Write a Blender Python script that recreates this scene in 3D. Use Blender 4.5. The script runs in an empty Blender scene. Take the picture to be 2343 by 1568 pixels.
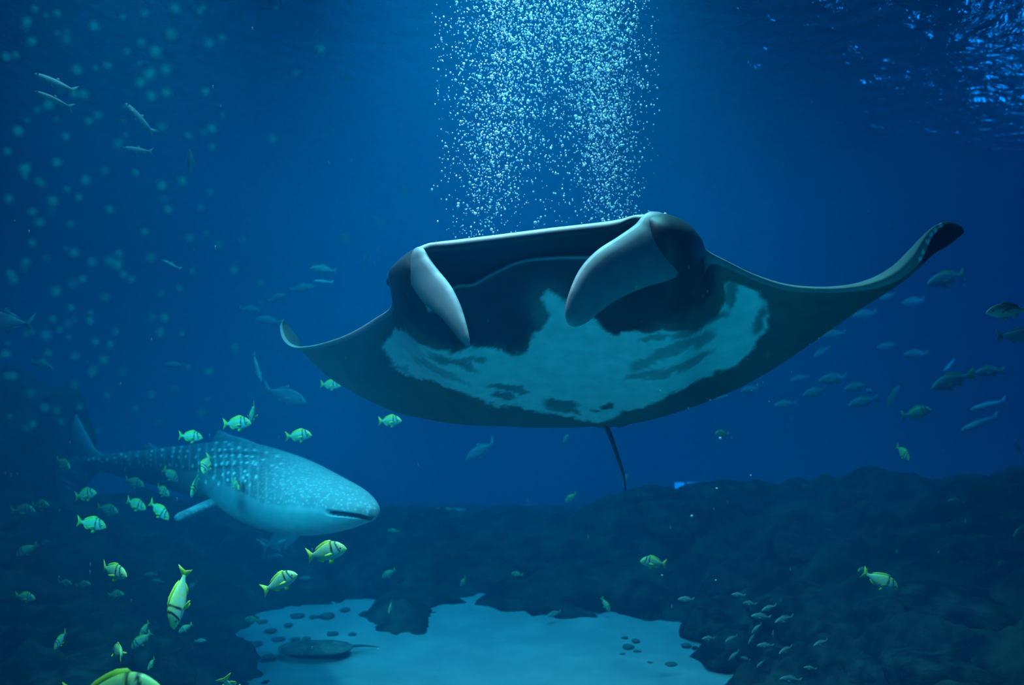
import bpy, bmesh, math, random
import numpy as np
from mathutils import Vector, Matrix, noise as mn

R = random.Random(7)
NR = np.random.default_rng(7)
F, CX, CY = 2029.0, 1171.5, 784.0
C = bpy.context.scene.collection
scene = bpy.context.scene

# ------------------------------------------------------------------ camera
cam_d = bpy.data.cameras.new('camera')
cam_d.sensor_width = 36.0
cam_d.lens = 36.0 * F / 2343.0
cam_d.clip_start = 0.05
cam_d.clip_end = 300
cam_d.dof.use_dof = True
cam_d.dof.focus_distance = 5.6
cam_d.dof.aperture_fstop = 31.2 / 24.0        # about 24 mm of aperture
cam = bpy.data.objects.new('camera', cam_d)
cam.location = (0, 0, 0)
cam.rotation_euler = (math.radians(90), 0, 0)
C.objects.link(cam)
scene.camera = cam
SURF, FLOOR = 3.6, -3.2

# ------------------------------------------------------------------ world, lamps, exposure
w = bpy.data.worlds.new('world')
scene.world = w
w.use_nodes = True
bg = w.node_tree.nodes['Background']
bg.inputs['Color'].default_value = (0.0, 0.13, 0.50, 1)
bg.inputs['Strength'].default_value = 0.16
scene.view_settings.view_transform = 'Standard'
scene.view_settings.look = 'None'
scene.view_settings.gamma = 1.0
scene.view_settings.use_curve_mapping = False
scene.view_settings.exposure = 0.0
scene.cycles.volume_bounces = 0
scene.cycles.max_bounces = 6
scene.cycles.transparent_max_bounces = 24
scene.cycles.use_denoising = True
scene.cycles.sample_clamp_indirect = 4.0


def area(name, loc, target, size, power, color, spread=180):
    d = bpy.data.lights.new(name, 'AREA')
    d.shape = 'DISK'
    d.size = size
    d.energy = power
    d.color = color
    d.spread = math.radians(spread)
    o = bpy.data.objects.new(name, d)
    o.location = loc
    o.rotation_euler = (Vector(target) - Vector(loc)).to_track_quat('-Z', 'Y').to_euler()
    C.objects.link(o)
    return o


def spot(name, loc, target, power, color, angle, blend=0.6, radius=0.3):
    d = bpy.data.lights.new(name, 'SPOT')
    d.energy = power
    d.color = color
    d.spot_size = math.radians(angle)
    d.spot_blend = blend
    d.shadow_soft_size = radius
    o = bpy.data.objects.new(name, d)
    o.location = loc
    o.rotation_euler = (Vector(target) - Vector(loc)).to_track_quat('-Z', 'Y').to_euler()
    C.objects.link(o)
    return o


COOL = (0.04, 0.62, 1.0)
area('skylight_lamp', (0.5, 18.0, 6.0), (0.5, 18.0, 0), 20.0, 2650, (0.1, 0.63, 1.0), 170)
area('near_skylight_lamp', (-0.6, 10.5, 4.1), (-0.6, 10.5, 0), 4.5, 160, (0.03, 0.76, 1.0), 170)
area('left_fill_lamp', (-3.4, 6.6, 4.6), (-3.2, 6.6, 0), 2.5, 60, (0.25, 0.74, 1.0), 150)  # added fill light for the slender fish at upper left
spot('floor_flood_lamp', (0.7, 6.9, 3.4), (0.35, 7.0, -3.2), 75, COOL, 36, 1.0)
spot('bubble_lamp', (0.25, 6.4, 4.4), (0.25, 6.4, 1.5), 2700, (0.4, 0.9, 1.0), 78, 0.9)
spot('rim_lamp', (-0.9, 5.5, 3.45), (-0.3, 5.5, 0.5), 1250, (0.95, 0.8, 1.0), 60, 0.9)
spot('front_flood_lamp', (-5.5, 4.0, 1.0), (-1.8, 8.5, -1.5), 2100, (0.06, 0.72, 1.0), 38, 0.9, 0.8)
spot('fish_flood_lamp', (-2.0, 4.0, 3.4), (-1.6, 5.1, -1.5), 1500, (0.4, 0.88, 0.95), 48, 0.9)
spot('near_bubble_fill_lamp', (0.5, 0.4, 1.3), (-1.4, 2.2, 0.2), 100, (0.0, 0.72, 1.0), 60, 0.9)  # added out of view to brighten the near bubbles
area('belly_fill_lamp', (0.9, 2.2, -2.9), (0.75, 6.0, 0.1), 2.0, 56, (0.0, 0.64, 1.0), 130)  # unseen fill light added from below for the manta belly
d_ = bpy.data.lights.new('blue_side_lamp', 'POINT')
d_.energy, d_.color, d_.shadow_soft_size = 420, (0.02, 0.28, 1.0), 1.3
o_ = bpy.data.objects.new('blue_side_lamp', d_)
o_.location = (10.6, 15.0, 1.0)
C.objects.link(o_)


# ------------------------------------------------------------------ helpers
def P(px, py, d):
    return np.array([(px - CX) / F * d, d, -(py - CY) / F * d])


def proj(v):
    return np.stack([v[:, 0] / v[:, 1] * F + CX, -v[:, 2] / v[:, 1] * F + CY], 1)


def mesh_obj(name, verts, faces, mat, parent=None, col=None, smooth=True):
    me = bpy.data.meshes.new(name)
    me.from_pydata([tuple(map(float, v)) for v in verts], [], [tuple(int(i) for i in f) for f in faces])
    if smooth:
        me.polygons.foreach_set('use_smooth', [True] * len(me.polygons))
    if col is not None:
        a = me.color_attributes.new('pigment', 'FLOAT_COLOR', 'POINT')
        c = np.ones((len(verts), 4), dtype=np.float32)
        col = np.asarray(col)
        c[:, :col.shape[1]] = col
        a.data.foreach_set('color', c.ravel())
    me.materials.append(mat)
    me.update()
    bm = bmesh.new()
    bm.from_mesh(me)
    bmesh.ops.recalc_face_normals(bm, faces=bm.faces)
    bm.to_mesh(me)
    bm.free()
    o = bpy.data.objects.new(name, me)
    C.objects.link(o)
    if parent is not None:
        o.parent = parent
    return o


def empty(name, label, cat, loc=(0, 0, 0), group=None, rot=None):
    o = bpy.data.objects.new(name, None)
    o.empty_display_size = 0.1
    C.objects.link(o)
    o.location = loc
    if rot is not None:
        o.rotation_euler = rot
    tag(o, label, cat, group)
    return o


def tag(o, label=None, cat=None, group=None, kind=None):
    for k, v in (('label', label), ('category', cat), ('group', group), ('kind', kind)):
        if v:
            o[k] = v
    return o


def grid_faces(n, m, wrap=False):
    """n rows of m points"""
    f = []
    for i in range(n - 1):
        for j in range(m if wrap else m - 1):
            k = (j + 1) % m
            f.append((i * m + j, i * m + k, (i + 1) * m + k, (i + 1) * m + j))
    return f


def catmull(A, n):
    """rows of A resampled with n steps per interval"""
    A = np.asarray(A, float)
    if A.ndim == 1:
        A = A[:, None]
    Q = np.vstack([2 * A[:1] - A[1:2], A, 2 * A[-1:] - A[-2:-1]])
    out = []
    for i in range(len(A) - 1):
        p0, p1, p2, p3 = Q[i:i + 4]
        for k in range(n):
            t = k / n
            out.append(0.5 * (2 * p1 + (p2 - p0) * t + (2 * p0 - 5 * p1 + 4 * p2 - p3) * t * t + (3 * p1 - p0 - 3 * p2 + p3) * t ** 3))
    out.append(A[-1])
    return np.array(out)


def sm(a, b, x):
    t = np.clip((x - a) / (b - a), 0, 1)
    return t * t * (3 - 2 * t)


def poly_sd(pts, poly):
    """signed distance of 2D points to a polygon, positive inside"""
    pts = np.asarray(pts, float)
    poly = np.asarray(poly, float)
    d = np.full(len(pts), 1e9)
    ins = np.zeros(len(pts), bool)
    for a, b in zip(poly, np.roll(poly, -1, 0)):
        e, q = b - a, pts - a
        t = np.clip((q @ e) / (e @ e), 0, 1)
        d = np.minimum(d, np.hypot(*(q - t[:, None] * e).T))
        c = ((a[1] > pts[:, 1]) != (b[1] > pts[:, 1]))
        with np.errstate(divide='ignore', invalid='ignore'):
            xi = (b[0] - a[0]) * (pts[:, 1] - a[1]) / (b[1] - a[1]) + a[0]
        ins ^= c & (pts[:, 0] < xi)
    return np.where(ins, d, -d)


def fbm(v, s, octs=4, off=0.0):
    return np.array([mn.fractal(Vector((x * s + off, y * s, z * s)), 1.0, 2.0, octs) for x, y, z in v])


# ------------------------------------------------------------------ materials
def material(name):
    m = bpy.data.materials.new(name)
    m.use_nodes = True
    nt = m.node_tree
    b = nt.nodes['Principled BSDF']
    return m, nt, b


def skin(name, rough=0.5, spec=0.3, noise_amt=0.25, scale=18.0, bump=0.1, speckle=False):
    """pigment attribute broken up by a fine procedural mottle"""
    m, nt, b = material(name)
    at = nt.nodes.new('ShaderNodeAttribute')
    at.attribute_name = 'pigment'
    tc = nt.nodes.new('ShaderNodeTexCoord')
    n = nt.nodes.new('ShaderNodeTexNoise')
    n.inputs['Scale'].default_value = scale
    n.inputs['Detail'].default_value = 5
    nt.links.new(tc.outputs['Object'], n.inputs['Vector'])
    mr = nt.nodes.new('ShaderNodeMapRange')
    mr.inputs['From Min'].default_value = 0.3
    mr.inputs['From Max'].default_value = 0.7
    mr.inputs['To Min'].default_value = 1 - noise_amt
    mr.inputs['To Max'].default_value = 1 + noise_amt
    nt.links.new(n.outputs['Fac'], mr.inputs['Value'])
    mx = nt.nodes.new('ShaderNodeMix')
    mx.data_type = 'RGBA'
    mx.blend_type = 'MULTIPLY'
    mx.inputs['Factor'].default_value = 1
    nt.links.new(at.outputs['Color'], mx.inputs['A'])
    nt.links.new(mr.outputs['Result'], mx.inputs['B'])
    out = mx.outputs['Result']
    if speckle:
        v = nt.nodes.new('ShaderNodeTexVoronoi')
        v.inputs['Scale'].default_value = 30
        nt.links.new(tc.outputs['Object'], v.inputs['Vector'])
        r = nt.nodes.new('ShaderNodeMapRange')
        r.inputs['From Min'].default_value = 0.45
        r.inputs['From Max'].default_value = 0.15
        r.inputs['To Min'].default_value = 0.0
        r.inputs['To Max'].default_value = 0.8
        nt.links.new(v.outputs['Distance'], r.inputs['Value'])
        mu = nt.nodes.new('ShaderNodeMath')
        mu.operation = 'MULTIPLY'
        nt.links.new(r.outputs['Result'], mu.inputs[0])
        nt.links.new(at.outputs['Alpha'], mu.inputs[1])
        m2 = nt.nodes.new('ShaderNodeMix')
        m2.data_type = 'RGBA'
        nt.links.new(mu.outputs[0], m2.inputs['Factor'])
        nt.links.new(out, m2.inputs['A'])
        m2.inputs['B'].default_value = (0.75, 0.8, 0.8, 1)
        out = m2.outputs['Result']
    nt.links.new(out, b.inputs['Base Color'])
    b.inputs['Roughness'].default_value = rough
    b.inputs['Specular IOR Level'].default_value = spec
    if bump:
        bp = nt.nodes.new('ShaderNodeBump')
        bp.inputs['Strength'].default_value = bump
        bp.inputs['Distance'].default_value = 0.02
        nt.links.new(n.outputs['Fac'], bp.inputs['Height'])
        nt.links.new(bp.outputs['Normal'], b.inputs['Normal'])
    return m


def mottled(name, c1, c2, scale, rough=0.8, bump=0.3, spec=0.2, dist=0.05):
    m, nt, b = material(name)
    tc = nt.nodes.new('ShaderNodeTexCoord')
    n = nt.nodes.new('ShaderNodeTexNoise')
    n.inputs['Scale'].default_value = scale
    n.inputs['Detail'].default_value = 8
    n.inputs['Roughness'].default_value = 0.62
    nt.links.new(tc.outputs['Object'], n.inputs['Vector'])
    cr = nt.nodes.new('ShaderNodeValToRGB')
    cr.color_ramp.elements[0].position = 0.42
    cr.color_ramp.elements[0].color = (*c1, 1)
    cr.color_ramp.elements[1].position = 0.68
    cr.color_ramp.elements[1].color = (*c2, 1)
    nt.links.new(n.outputs['Fac'], cr.inputs['Fac'])
    nt.links.new(cr.outputs['Color'], b.inputs['Base Color'])
    b.inputs['Roughness'].default_value = rough
    b.inputs['Specular IOR Level'].default_value = spec
    bp = nt.nodes.new('ShaderNodeBump')
    bp.inputs['Strength'].default_value = bump
    bp.inputs['Distance'].default_value = dist
    nt.links.new(n.outputs['Fac'], bp.inputs['Height'])
    nt.links.new(bp.outputs['Normal'], b.inputs['Normal'])
    return m


M_MANTA = skin('manta_skin', 0.55, 0.25, 0.12, 9, 0.05)
M_SHARK = skin('whale_shark_skin', 0.5, 0.3, 0.12, 14, 0.05, speckle=True)
M_FISH = skin('fish_scales', 0.4, 0.45, 0.12, 60, 0.05)
M_SAND = mottled('pale_sand', (0.21, 0.27, 0.30), (0.29, 0.35, 0.38), 1.6, 0.95, 0.25, 0.1)
M_ROCK = mottled('reef_rock', (0.005, 0.007, 0.006), (0.05, 0.065, 0.05), 2.6, 0.9, 0.7, 0.1, 0.12)
M_PEBBLE = mottled('dark_pebble', (0.06, 0.075, 0.075), (0.16, 0.18, 0.17), 9, 0.9)
M_EYE = mottled('glossy_black_eye', (0.005, 0.005, 0.006), (0.012, 0.012, 0.014), 30, 0.15, 0.0, 0.6)

# bubbles: bright air-water shells, clearer through the middle than round the rim
M_BUB, nt, b = material('air_bubble')
nt.nodes.remove(b)
out = nt.nodes['Material Output']
lw = nt.nodes.new('ShaderNodeLayerWeight')
lw.inputs['Blend'].default_value = 0.35
mrb = nt.nodes.new('ShaderNodeMapRange')
mrb.inputs['To Min'].default_value = 0.65
mrb.inputs['To Max'].default_value = 0.95
nt.links.new(lw.outputs['Facing'], mrb.inputs['Value'])
tr = nt.nodes.new('ShaderNodeBsdfTransparent')
gl = nt.nodes.new('ShaderNodeBsdfGlossy')
gl.inputs['Roughness'].default_value = 0.25
df = nt.nodes.new('ShaderNodeBsdfDiffuse')
df.inputs['Color'].default_value = (0.9, 0.95, 0.95, 1)
m1 = nt.nodes.new('ShaderNodeMixShader')
m1.inputs[0].default_value = 0.8
nt.links.new(gl.outputs[0], m1.inputs[1])
nt.links.new(df.outputs[0], m1.inputs[2])
m2 = nt.nodes.new('ShaderNodeMixShader')
nt.links.new(mrb.outputs['Result'], m2.inputs[0])
nt.links.new(tr.outputs[0], m2.inputs[1])
nt.links.new(m1.outputs[0], m2.inputs[2])
nt.links.new(m2.outputs[0], out.inputs['Surface'])

M_SOFT = M_BUB.copy()
M_SOFT.name = 'faint_bubble'
for n_ in M_SOFT.node_tree.nodes:
    if n_.type == 'MAP_RANGE':
        n_.inputs['To Min'].default_value = 0.30
        n_.inputs['To Max'].default_value = 0.55

# water body: homogeneous absorption and blue scatter
M_WATER, nt, b = material('sea_water')
nt.nodes.remove(b)
out = nt.nodes['Material Output']
sc = nt.nodes.new('ShaderNodeVolumeScatter')
sc.inputs['Color'].default_value = (0.0, 0.40, 0.90, 1)
sc.inputs['Density'].default_value = 0.038
sc.inputs['Anisotropy'].default_value = 0.0
ab = nt.nodes.new('ShaderNodeVolumeAbsorption')
ab.inputs['Color'].default_value = (0.0, 0.77, 0.91, 1)
ab.inputs['Density'].default_value = 0.16
ad = nt.nodes.new('ShaderNodeAddShader')
nt.links.new(sc.outputs[0], ad.inputs[0])
nt.links.new(ab.outputs[0], ad.inputs[1])
nt.links.new(ad.outputs[0], out.inputs['Volume'])

# underside of the water surface: mirror at grazing angles, clear straight up
M_SURF, nt, b = material('rippled_water_surface')
nt.nodes.remove(b)
out = nt.nodes['Material Output']
tc = nt.nodes.new('ShaderNodeTexCoord')
mp = nt.nodes.new('ShaderNodeMapping')
mp.inputs['Scale'].default_value = (1.0, 0.75, 1.0)
nt.links.new(tc.outputs['Object'], mp.inputs['Vector'])
nz = nt.nodes.new('ShaderNodeTexNoise')
nz.inputs['Scale'].default_value = 3.4
nz.inputs['Detail'].default_value = 4
nz.inputs['Distortion'].default_value = 0.6
nt.links.new(mp.outputs['Vector'], nz.inputs['Vector'])
bp = nt.nodes.new('ShaderNodeBump')
bp.inputs['Strength'].default_value = 0.9
bp.inputs['Distance'].default_value = 0.22
nt.links.new(nz.outputs['Fac'], bp.inputs['Height'])
fr = nt.nodes.new('ShaderNodeFresnel')
fr.inputs['IOR'].default_value = 1.33
nt.links.new(bp.outputs['Normal'], fr.inputs['Normal'])
tr = nt.nodes.new('ShaderNodeBsdfTransparent')
gl = nt.nodes.new('ShaderNodeBsdfGlossy')
gl.inputs['Roughness'].default_value = 0.19
nt.links.new(bp.outputs['Normal'], gl.inputs['Normal'])
mx = nt.nodes.new('ShaderNodeMixShader')
nt.links.new(fr.outputs[0], mx.inputs[0])
nt.links.new(tr.outputs[0], mx.inputs[1])
nt.links.new(gl.outputs[0], mx.inputs[2])
nt.links.new(mx.outputs[0], out.inputs['Surface'])

# ------------------------------------------------------------------ setting: water, surface, sand, reef
bx = [(-32, -1.5, -4.2), (32, -1.5, -4.2), (32, 62, -4.2), (-32, 62, -4.2), (-32, -1.5, SURF + .02), (32, -1.5, SURF + .02), (32, 62, SURF + .02), (-32, 62, SURF + .02)]
tag(mesh_obj('water', bx, [(0, 1, 2, 3), (4, 5, 6, 7), (0, 1, 5, 4), (1, 2, 6, 5), (2, 3, 7, 6), (3, 0, 4, 7)], M_WATER, smooth=False), kind='structure')

nx, ny = 260, 260
xs, ys = np.linspace(-30, 30, nx), np.linspace(1.5, 60, ny)
X, Y = np.meshgrid(xs, ys)
V = np.stack([X.ravel(), Y.ravel(), np.zeros(X.size)], 1)
V[:, 2] = SURF - 0.06 + 0.035 * np.sin(1.9 * V[:, 0] + 0.7 * V[:, 1]) + 0.03 * np.sin(2.6 * V[:, 1] - 0.8 * V[:, 0] + 1.3) + 0.02 * np.sin(4.1 * V[:, 0] - 2.2 * V[:, 1])
V[:, 2] = np.minimum(V[:, 2], SURF - 0.005)
tag(mesh_obj('water_surface', V, grid_faces(ny, nx), M_SURF), kind='structure')

def ground(px, py, z=FLOOR):
    d = -z * F / (py - CY)
    return ((px - CX) / F * d, d)

sand_px = [(560, 1450), (620, 1412), (700, 1388), (790, 1380), (828, 1372), (838, 1398), (868, 1438), (905, 1455), (945, 1445), (998, 1405), (1070, 1368), (1098, 1367), (1100, 1390), (1145, 1402),
           (1210, 1412), (1300, 1420), (1400, 1415), (1480, 1430), (1530, 1424), (1606, 1440), (1602, 1500), (1640, 1528), (1684, 1550), (1625, 1575), (1700, 1700), (1900, 2100), (300, 2100), (560, 1600), (585, 1540), (560, 1510), (505, 1500)]
sand_poly = [ground(*p) for p in sand_px]

xs, ys = np.linspace(-16, 18, 180), np.linspace(1.0, 17.5, 110)
X, Y = np.meshgrid(xs, ys)
V = np.stack([X.ravel(), Y.ravel(), np.zeros(X.size)], 1)
V[:, 2] = FLOOR + 0.035 * fbm(V, 0.5, 3) + 0.012 * np.sin(5 * V[:, 1] + 1.5 * np.sin(V[:, 0]))
tag(mesh_obj('floor', V, grid_faces(110, 180), M_SAND), kind='structure')


def reef_top(x, y):
    """height of the reef above the sand far from its edge"""
    h = 0.60 + 0.22 * sm(0.6, 2.2, x) + 0.20 * np.clip(x - 1.5, 0, 6) * sm(16, 9, y) + 0.10 * np.clip(-x - 2.5, 0, 5)
    return h


xs = np.concatenate([np.linspace(-14, -5.5, 40)[:-1], np.linspace(-5.5, 7.5, 330)[:-1], np.linspace(7.5, 16, 40)])
ys = np.concatenate([np.linspace(3.0, 7.0, 40)[:-1], np.linspace(7.0, 15.5, 230)[:-1], np.linspace(15.5, 17.4, 20)])
X, Y = np.meshgrid(xs, ys)
V = np.stack([X.ravel(), Y.ravel(), np.zeros(X.size)], 1)
sd = -poly_sd(V[:, :2], sand_poly)
n1 = fbm(V, 0.55, 3)
n2 = fbm(V, 1.6, 4, 7.0)
n3 = fbm(V, 5.5, 3, 3.0)
sd = sd + 0.22 * n2 + 0.13 * n3
h = reef_top(V[:, 0], V[:, 1]) * (1 - np.exp(-np.clip(sd, 0, 99) / 1.5)) ** 0.75
# sloping rock ledges running down towards the sand
led = np.abs(((V[:, 1] * 0.75 + V[:, 0] * 0.55 + 0.9 * n1) * 0.85) % 1.0 - 0.5) * 2
h = h * (1 + 0.16 * n1) + sm(0, 1.2, sd) * (0.20 * (led ** 2 - 0.4) + 0.12 * n2)
h *= 1 - 0.9 * sm(13.6, 16.5, V[:, 1])
V[:, 2] = FLOOR + np.where(sd > 0, h, np.maximum(sd, -1) * 0.6) - 0.04
reef = empty('reef', 'dark rocky reef bank rising behind and beside the pale sand patch', 'reef', (0, 12, FLOOR))
def under(o, parent):
    o.parent = parent
    o.matrix_parent_inverse = Matrix.Translation(-parent.location)
    return o
bank = under(mesh_obj('bank', V, grid_faces(len(ys), len(xs)), M_ROCK), reef)
REEF_V, REEF_NX = V, len(xs)


def reef_z(x, y):
    i = np.clip(np.searchsorted(xs, x), 0, len(xs) - 1)
    j = np.clip(np.searchsorted(ys, y), 0, len(ys) - 1)
    return REEF_V[j * REEF_NX + i, 2]


def rock_mesh(seed, sub=3, flat=0.65, rough=0.45):
    bm = bmesh.new()
    bmesh.ops.create_icosphere(bm, subdivisions=sub, radius=1.0)
    for v in bm.verts:
        n = mn.fractal(v.co * 0.9 + Vector((seed * 3.1, 0, 0)), 1, 2, 4)
        c = mn.cell(v.co * 1.3 + Vector((seed, 2, 5))) * 0.15
        v.co *= 1 + rough * n + c
        v.co.z *= flat
    me = bpy.data.meshes.new('rock')
    bm.to_mesh(me)
    bm.free()
    me.polygons.foreach_set('use_smooth', [True] * len(me.polygons))
    me.materials.append(M_ROCK)
    return me


ROCKS = [rock_mesh(s) for s in range(6)]
M_PEB_MESH = []
for s in range(3):
    me = rock_mesh(20 + s, 2, 0.5, 0.3)
    me.materials.clear()
    me.materials.append(M_PEBBLE)
    M_PEB_MESH.append(me)


def place_rock(name, me, loc, s, parent=None):
    o = bpy.data.objects.new(name, me)
    C.objects.link(o)
    o.location = loc
    o.scale = s
    o.rotation_euler = (0, 0, R.uniform(0, 6.28))
    if parent:
        under(o, parent)
    return o


# ridge boulders (image x, ridge y, depth, size)
for px, py, d, s in [(1420, 1122, 13.2, .34), (1500, 1128, 13.4, .4), (1640, 1128, 13.0, .6), (1720, 1126, 13.2, .5), (1850, 1130, 13.4, .5), (1960, 1120, 12.6, .55), (2010, 1112, 12.8, .6), (2120, 1130, 12.0, .6),
                     (2230, 1136, 11.0, .6), (2320, 1140, 10.2, .5), (2300, 1250, 8.6, .5), (2150, 1230, 9.8, .6), (1980, 1260, 9.8, .5), (1850, 1240, 10.5, .55), (1720, 1290, 10.6, .5), (1640, 1400, 9.9, .42),
                     (1700, 1470, 9.0, .42), (1830, 1420, 9.0, .5), (1950, 1450, 8.2, .45), (2100, 1400, 8.2, .5), (2250, 1420, 7.4, .5), (2020, 1540, 7.4, .4), (1800, 1530, 8.0, .3), (2200, 1540, 6.8, .45),
                     (1560, 1180, 12.4, .5), (1420, 1250, 12.2, .5), (1300, 1330, 11.8, .45), (1180, 1330, 12.0, .45), (1000, 1300, 12.4, .5), (890, 1360, 11.4, .35), (820, 1280, 12.5, .5),
                     (60, 1400, 8.6, .5), (200, 1450, 8.0, .45), (330, 1480, 8.0, .4), (120, 1540, 7.2, .4), (440, 1440, 9.2, .35), (300, 1300, 10.6, .5), (480, 1330, 11.2, .5), (620, 1340, 11.6, .4)]:
    x, y, z = P(px, py, d)
    z0 = reef_z(x, y)
    z = min(z, z0 + 0.55 * s) if z > z0 else max(z - 0.3 * s, z0 - 0.2 * s)
    z = max(z, z0 - 0.25 * s)
    place_rock('boulder', R.choice(ROCKS), (x, y, z - 0.25 * s), (s * R.uniform(.9, 1.5), s * R.uniform(.8, 1.2), s * R.uniform(.7, 1.0)), reef)

x, y = ground(505, 1535)
tag(place_rock('rock', ROCKS[2], (x, y, FLOOR + 0.08), (.34, .3, .34)), 'smooth round dark rock at the lower left edge of the pale sand', 'rock')

PEB = [(1592, 1452, 9, 'flat dark pebble on the sand close under the reef corner'), (1570, 1478, 9, 'dark pebble below the flat one at the sand corner'), (1455, 1468, 8, 'leftmost of the scattered pebbles on the sand near the reef'),
       (1438, 1482, 10, 'dark pebble left of the pair in the middle of the sand'), (1458, 1492, 7, 'lower pebble of the close pair on the sand'), (1425, 1498, 6, 'small dark pebble below the close pair on the sand'),
       (1487, 1518, 7, 'small pebble near the bottom of the sand patch'), (1535, 1524, 11, 'wide dark pebble near the bottom of the sand by the reef'), (1430, 1460, 6, 'small pebble highest on the open sand'),
       (636, 1466, 11, 'round dark pebble on dim sand above the dark rock'), (614, 1507, 13, 'oval dark pebble on dim sand right of the dark rock'), (700, 1462, 8, 'small dark pebble right of the round one on dim sand'),
       (674, 1465, 9, 'thin dark pebble between two others on dim sand'), (748, 1412, 13, 'dark pebble high on the dim sand mound'), (680, 1412, 12, 'dark pebble at the top left of the dim sand'),
       (718, 1413, 8, 'small dark pebble between two larger ones on the mound'), (790, 1397, 9, 'dark pebble near the crest of the dim sand mound'), (760, 1452, 10, 'dark pebble above the flat ray on the sand'),
       (620, 1445, 10, 'dark pebble at the left end of the dim sand'), (582, 1478, 14, 'large dark pebble beside the left reef edge'), (806, 1452, 7, 'small dark pebble right of the ray on dim sand'),
       (600, 1425, 9, 'dark pebble touching the reef at the back of the dim sand'), (548, 1488, 12, 'dark pebble nearest the round dark rock'), (660, 1432, 8, 'little dark pebble behind the round one on dim sand')]
for px, py, r, lab in PEB:
    x, y = ground(px, py, FLOOR + .01)
    s = r / F * y * 1.25
    tag(place_rock('pebble', R.choice(M_PEB_MESH), (x, y, FLOOR + .3 * s), (s, s * 1.1, s * .7)), lab, 'pebble', 'dark pebbles scattered on the sand')

rock_p = rock_mesh(41, 4, 1.9, .5)
x, y, z = P(45, 1130, 13.2)
place_rock('boulder', rock_p, (x, y, -2.1), (.85, .8, .85), reef)

# ------------------------------------------------------------------ manta ray
# stations across the span: upper front, lower front, trailing edge (image x, y, depth), mouth depth, ventral bulge, dorsal bulge
ST = [
    ((650, 731, 6.80), (648, 731, 6.80), (652, 733, 6.82), 0, 0, 0),
    ((644, 745, 6.78), (641, 748, 6.77), (664, 750, 6.85), 0, 0, .005),
    ((650, 772, 6.74), (648, 777, 6.72), (684, 778, 6.86), 0, 0, .01),
    ((668, 790, 6.72), (668, 796, 6.70), (692, 800, 6.86), 0, 0, .015),
    ((694, 793, 6.68), (695, 800, 6.65), (712, 826, 6.88), 0, 0, .02),
    ((740, 785, 6.60), (741, 793, 6.57), (758, 868, 6.92), 0, .0, .04),
    ((800, 764, 6.48), (801, 773, 6.44), (825, 908, 6.95), 0, .02, .06),
    ((858, 730, 6.32), (860, 739, 6.28), (900, 942, 7.0), 0, .03, .09),
    ((896, 698, 6.12), (900, 708, 6.08), (972, 959, 7.02), 0, .04, .12),
    ((891, 628, 5.80), (893, 662, 5.78), (1030, 969, 7.04), 0, .05, .14),
    ((908, 600, 5.58), (918, 712, 5.58), (1075, 973, 7.05), 0, .06, .15),
    ((938, 575, 5.42), (950, 735, 5.42), (1115, 975, 7.05), 0, .06, .16),
    ((968, 562, 5.32), (1000, 715, 5.36), (1155, 976, 7.05), .2, .06, .17),
    ((1000, 557, 5.28), (1042, 667, 5.36), (1195, 978, 7.04), .55, .06, .18),
    ((1050, 551, 5.25), (1085, 660, 5.34), (1230, 979, 7.02), .75, .06, .19),
    ((1110, 544, 5.22), (1130, 636, 5.30), (1262, 979, 7.0), .85, .06, .20),
    ((1190, 534, 5.19), (1190, 609, 5.24), (1298, 979, 6.98), .9, .06, .2),
    ((1270, 524, 5.16), (1260, 600, 5.19), (1328, 978, 6.96), .9, .06, .2),
    ((1350, 515, 5.12), (1330, 599, 5.15), (1352, 976, 6.94), .85, .06, .2),
    ((1410, 507, 5.06), (1400, 602, 5.12), (1382, 980, 6.92), .7, .06, .19),
    ((1448, 498, 5.02), (1445, 615, 5.08), (1412, 975, 6.88), .5, .06, .18),
    ((1488, 489, 4.98), (1490, 660, 5.02), (1455, 968, 6.82), .03, .05, .17),
    ((1530, 491, 4.96), (1530, 690, 5.02), (1500, 958, 6.72), 0, .05, .16),
    ((1575, 512, 5.00), (1572, 690, 5.06), (1545, 945, 6.62), 0, .05, .14),
    ((1604, 545, 5.10), (1602, 655, 5.16), (1590, 930, 6.5), 0, .04, .12),
    ((1618, 572, 5.26), (1622, 600, 5.25), (1640, 910, 6.38), 0, .04, .1),
    ((1660, 596, 5.30), (1666, 610, 5.27), (1695, 886, 6.24), 0, .03, .08),
    ((1720, 625, 5.30), (1725, 638, 5.27), (1765, 847, 6.06), 0, .02, .06),
    ((1790, 648, 5.26), (1793, 661, 5.22), (1832, 803, 5.86), 0, .01, .05),
    ((1860, 656, 5.20), (1862, 669, 5.16), (1898, 757, 5.66), 0, 0, .04),
    ((1930, 653, 5.14), (1935, 668, 5.09), (1962, 712, 5.44), 0, 0, .02),
    ((1990, 638, 5.08), (2000, 661, 5.02), (2016, 678, 5.26), 0, 0, .01),
    ((2040, 610, 5.03), (2055, 642, 4.96), (2062, 648, 5.12), 0, 0, 0),
    ((2080, 572, 4.98), (2095, 612, 4.92), (2100, 616, 5.02), 0, 0, 0),
    ((2105, 545, 4.96), (2117, 580, 4.90), (2136, 582, 4.98), 0, 0, 0),
    ((2130, 524, 4.94), (2136, 540, 4.89), (2166, 564, 4.96), 0, 0, 0),
    ((2158, 510, 4.92), (2160, 515, 4.89), (2190, 546, 4.95), 0, 0, 0),
    ((2186, 511, 4.91), (2187, 515, 4.89), (2203, 535, 4.94), 0, 0, 0),
    ((2203, 522, 4.91), (2203, 524, 4.90), (2206, 530, 4.92), 0, 0, 0)]
K = 8
U = catmull([P(*s[0]) for s in ST], K)
Lo = catmull([P(*s[1]) for s in ST], K)
T = catmull([P(*s[2]) for s in ST], K)
ms = np.clip(catmull([s[3] for s in ST], K)[:, 0], 0, 1)
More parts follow.
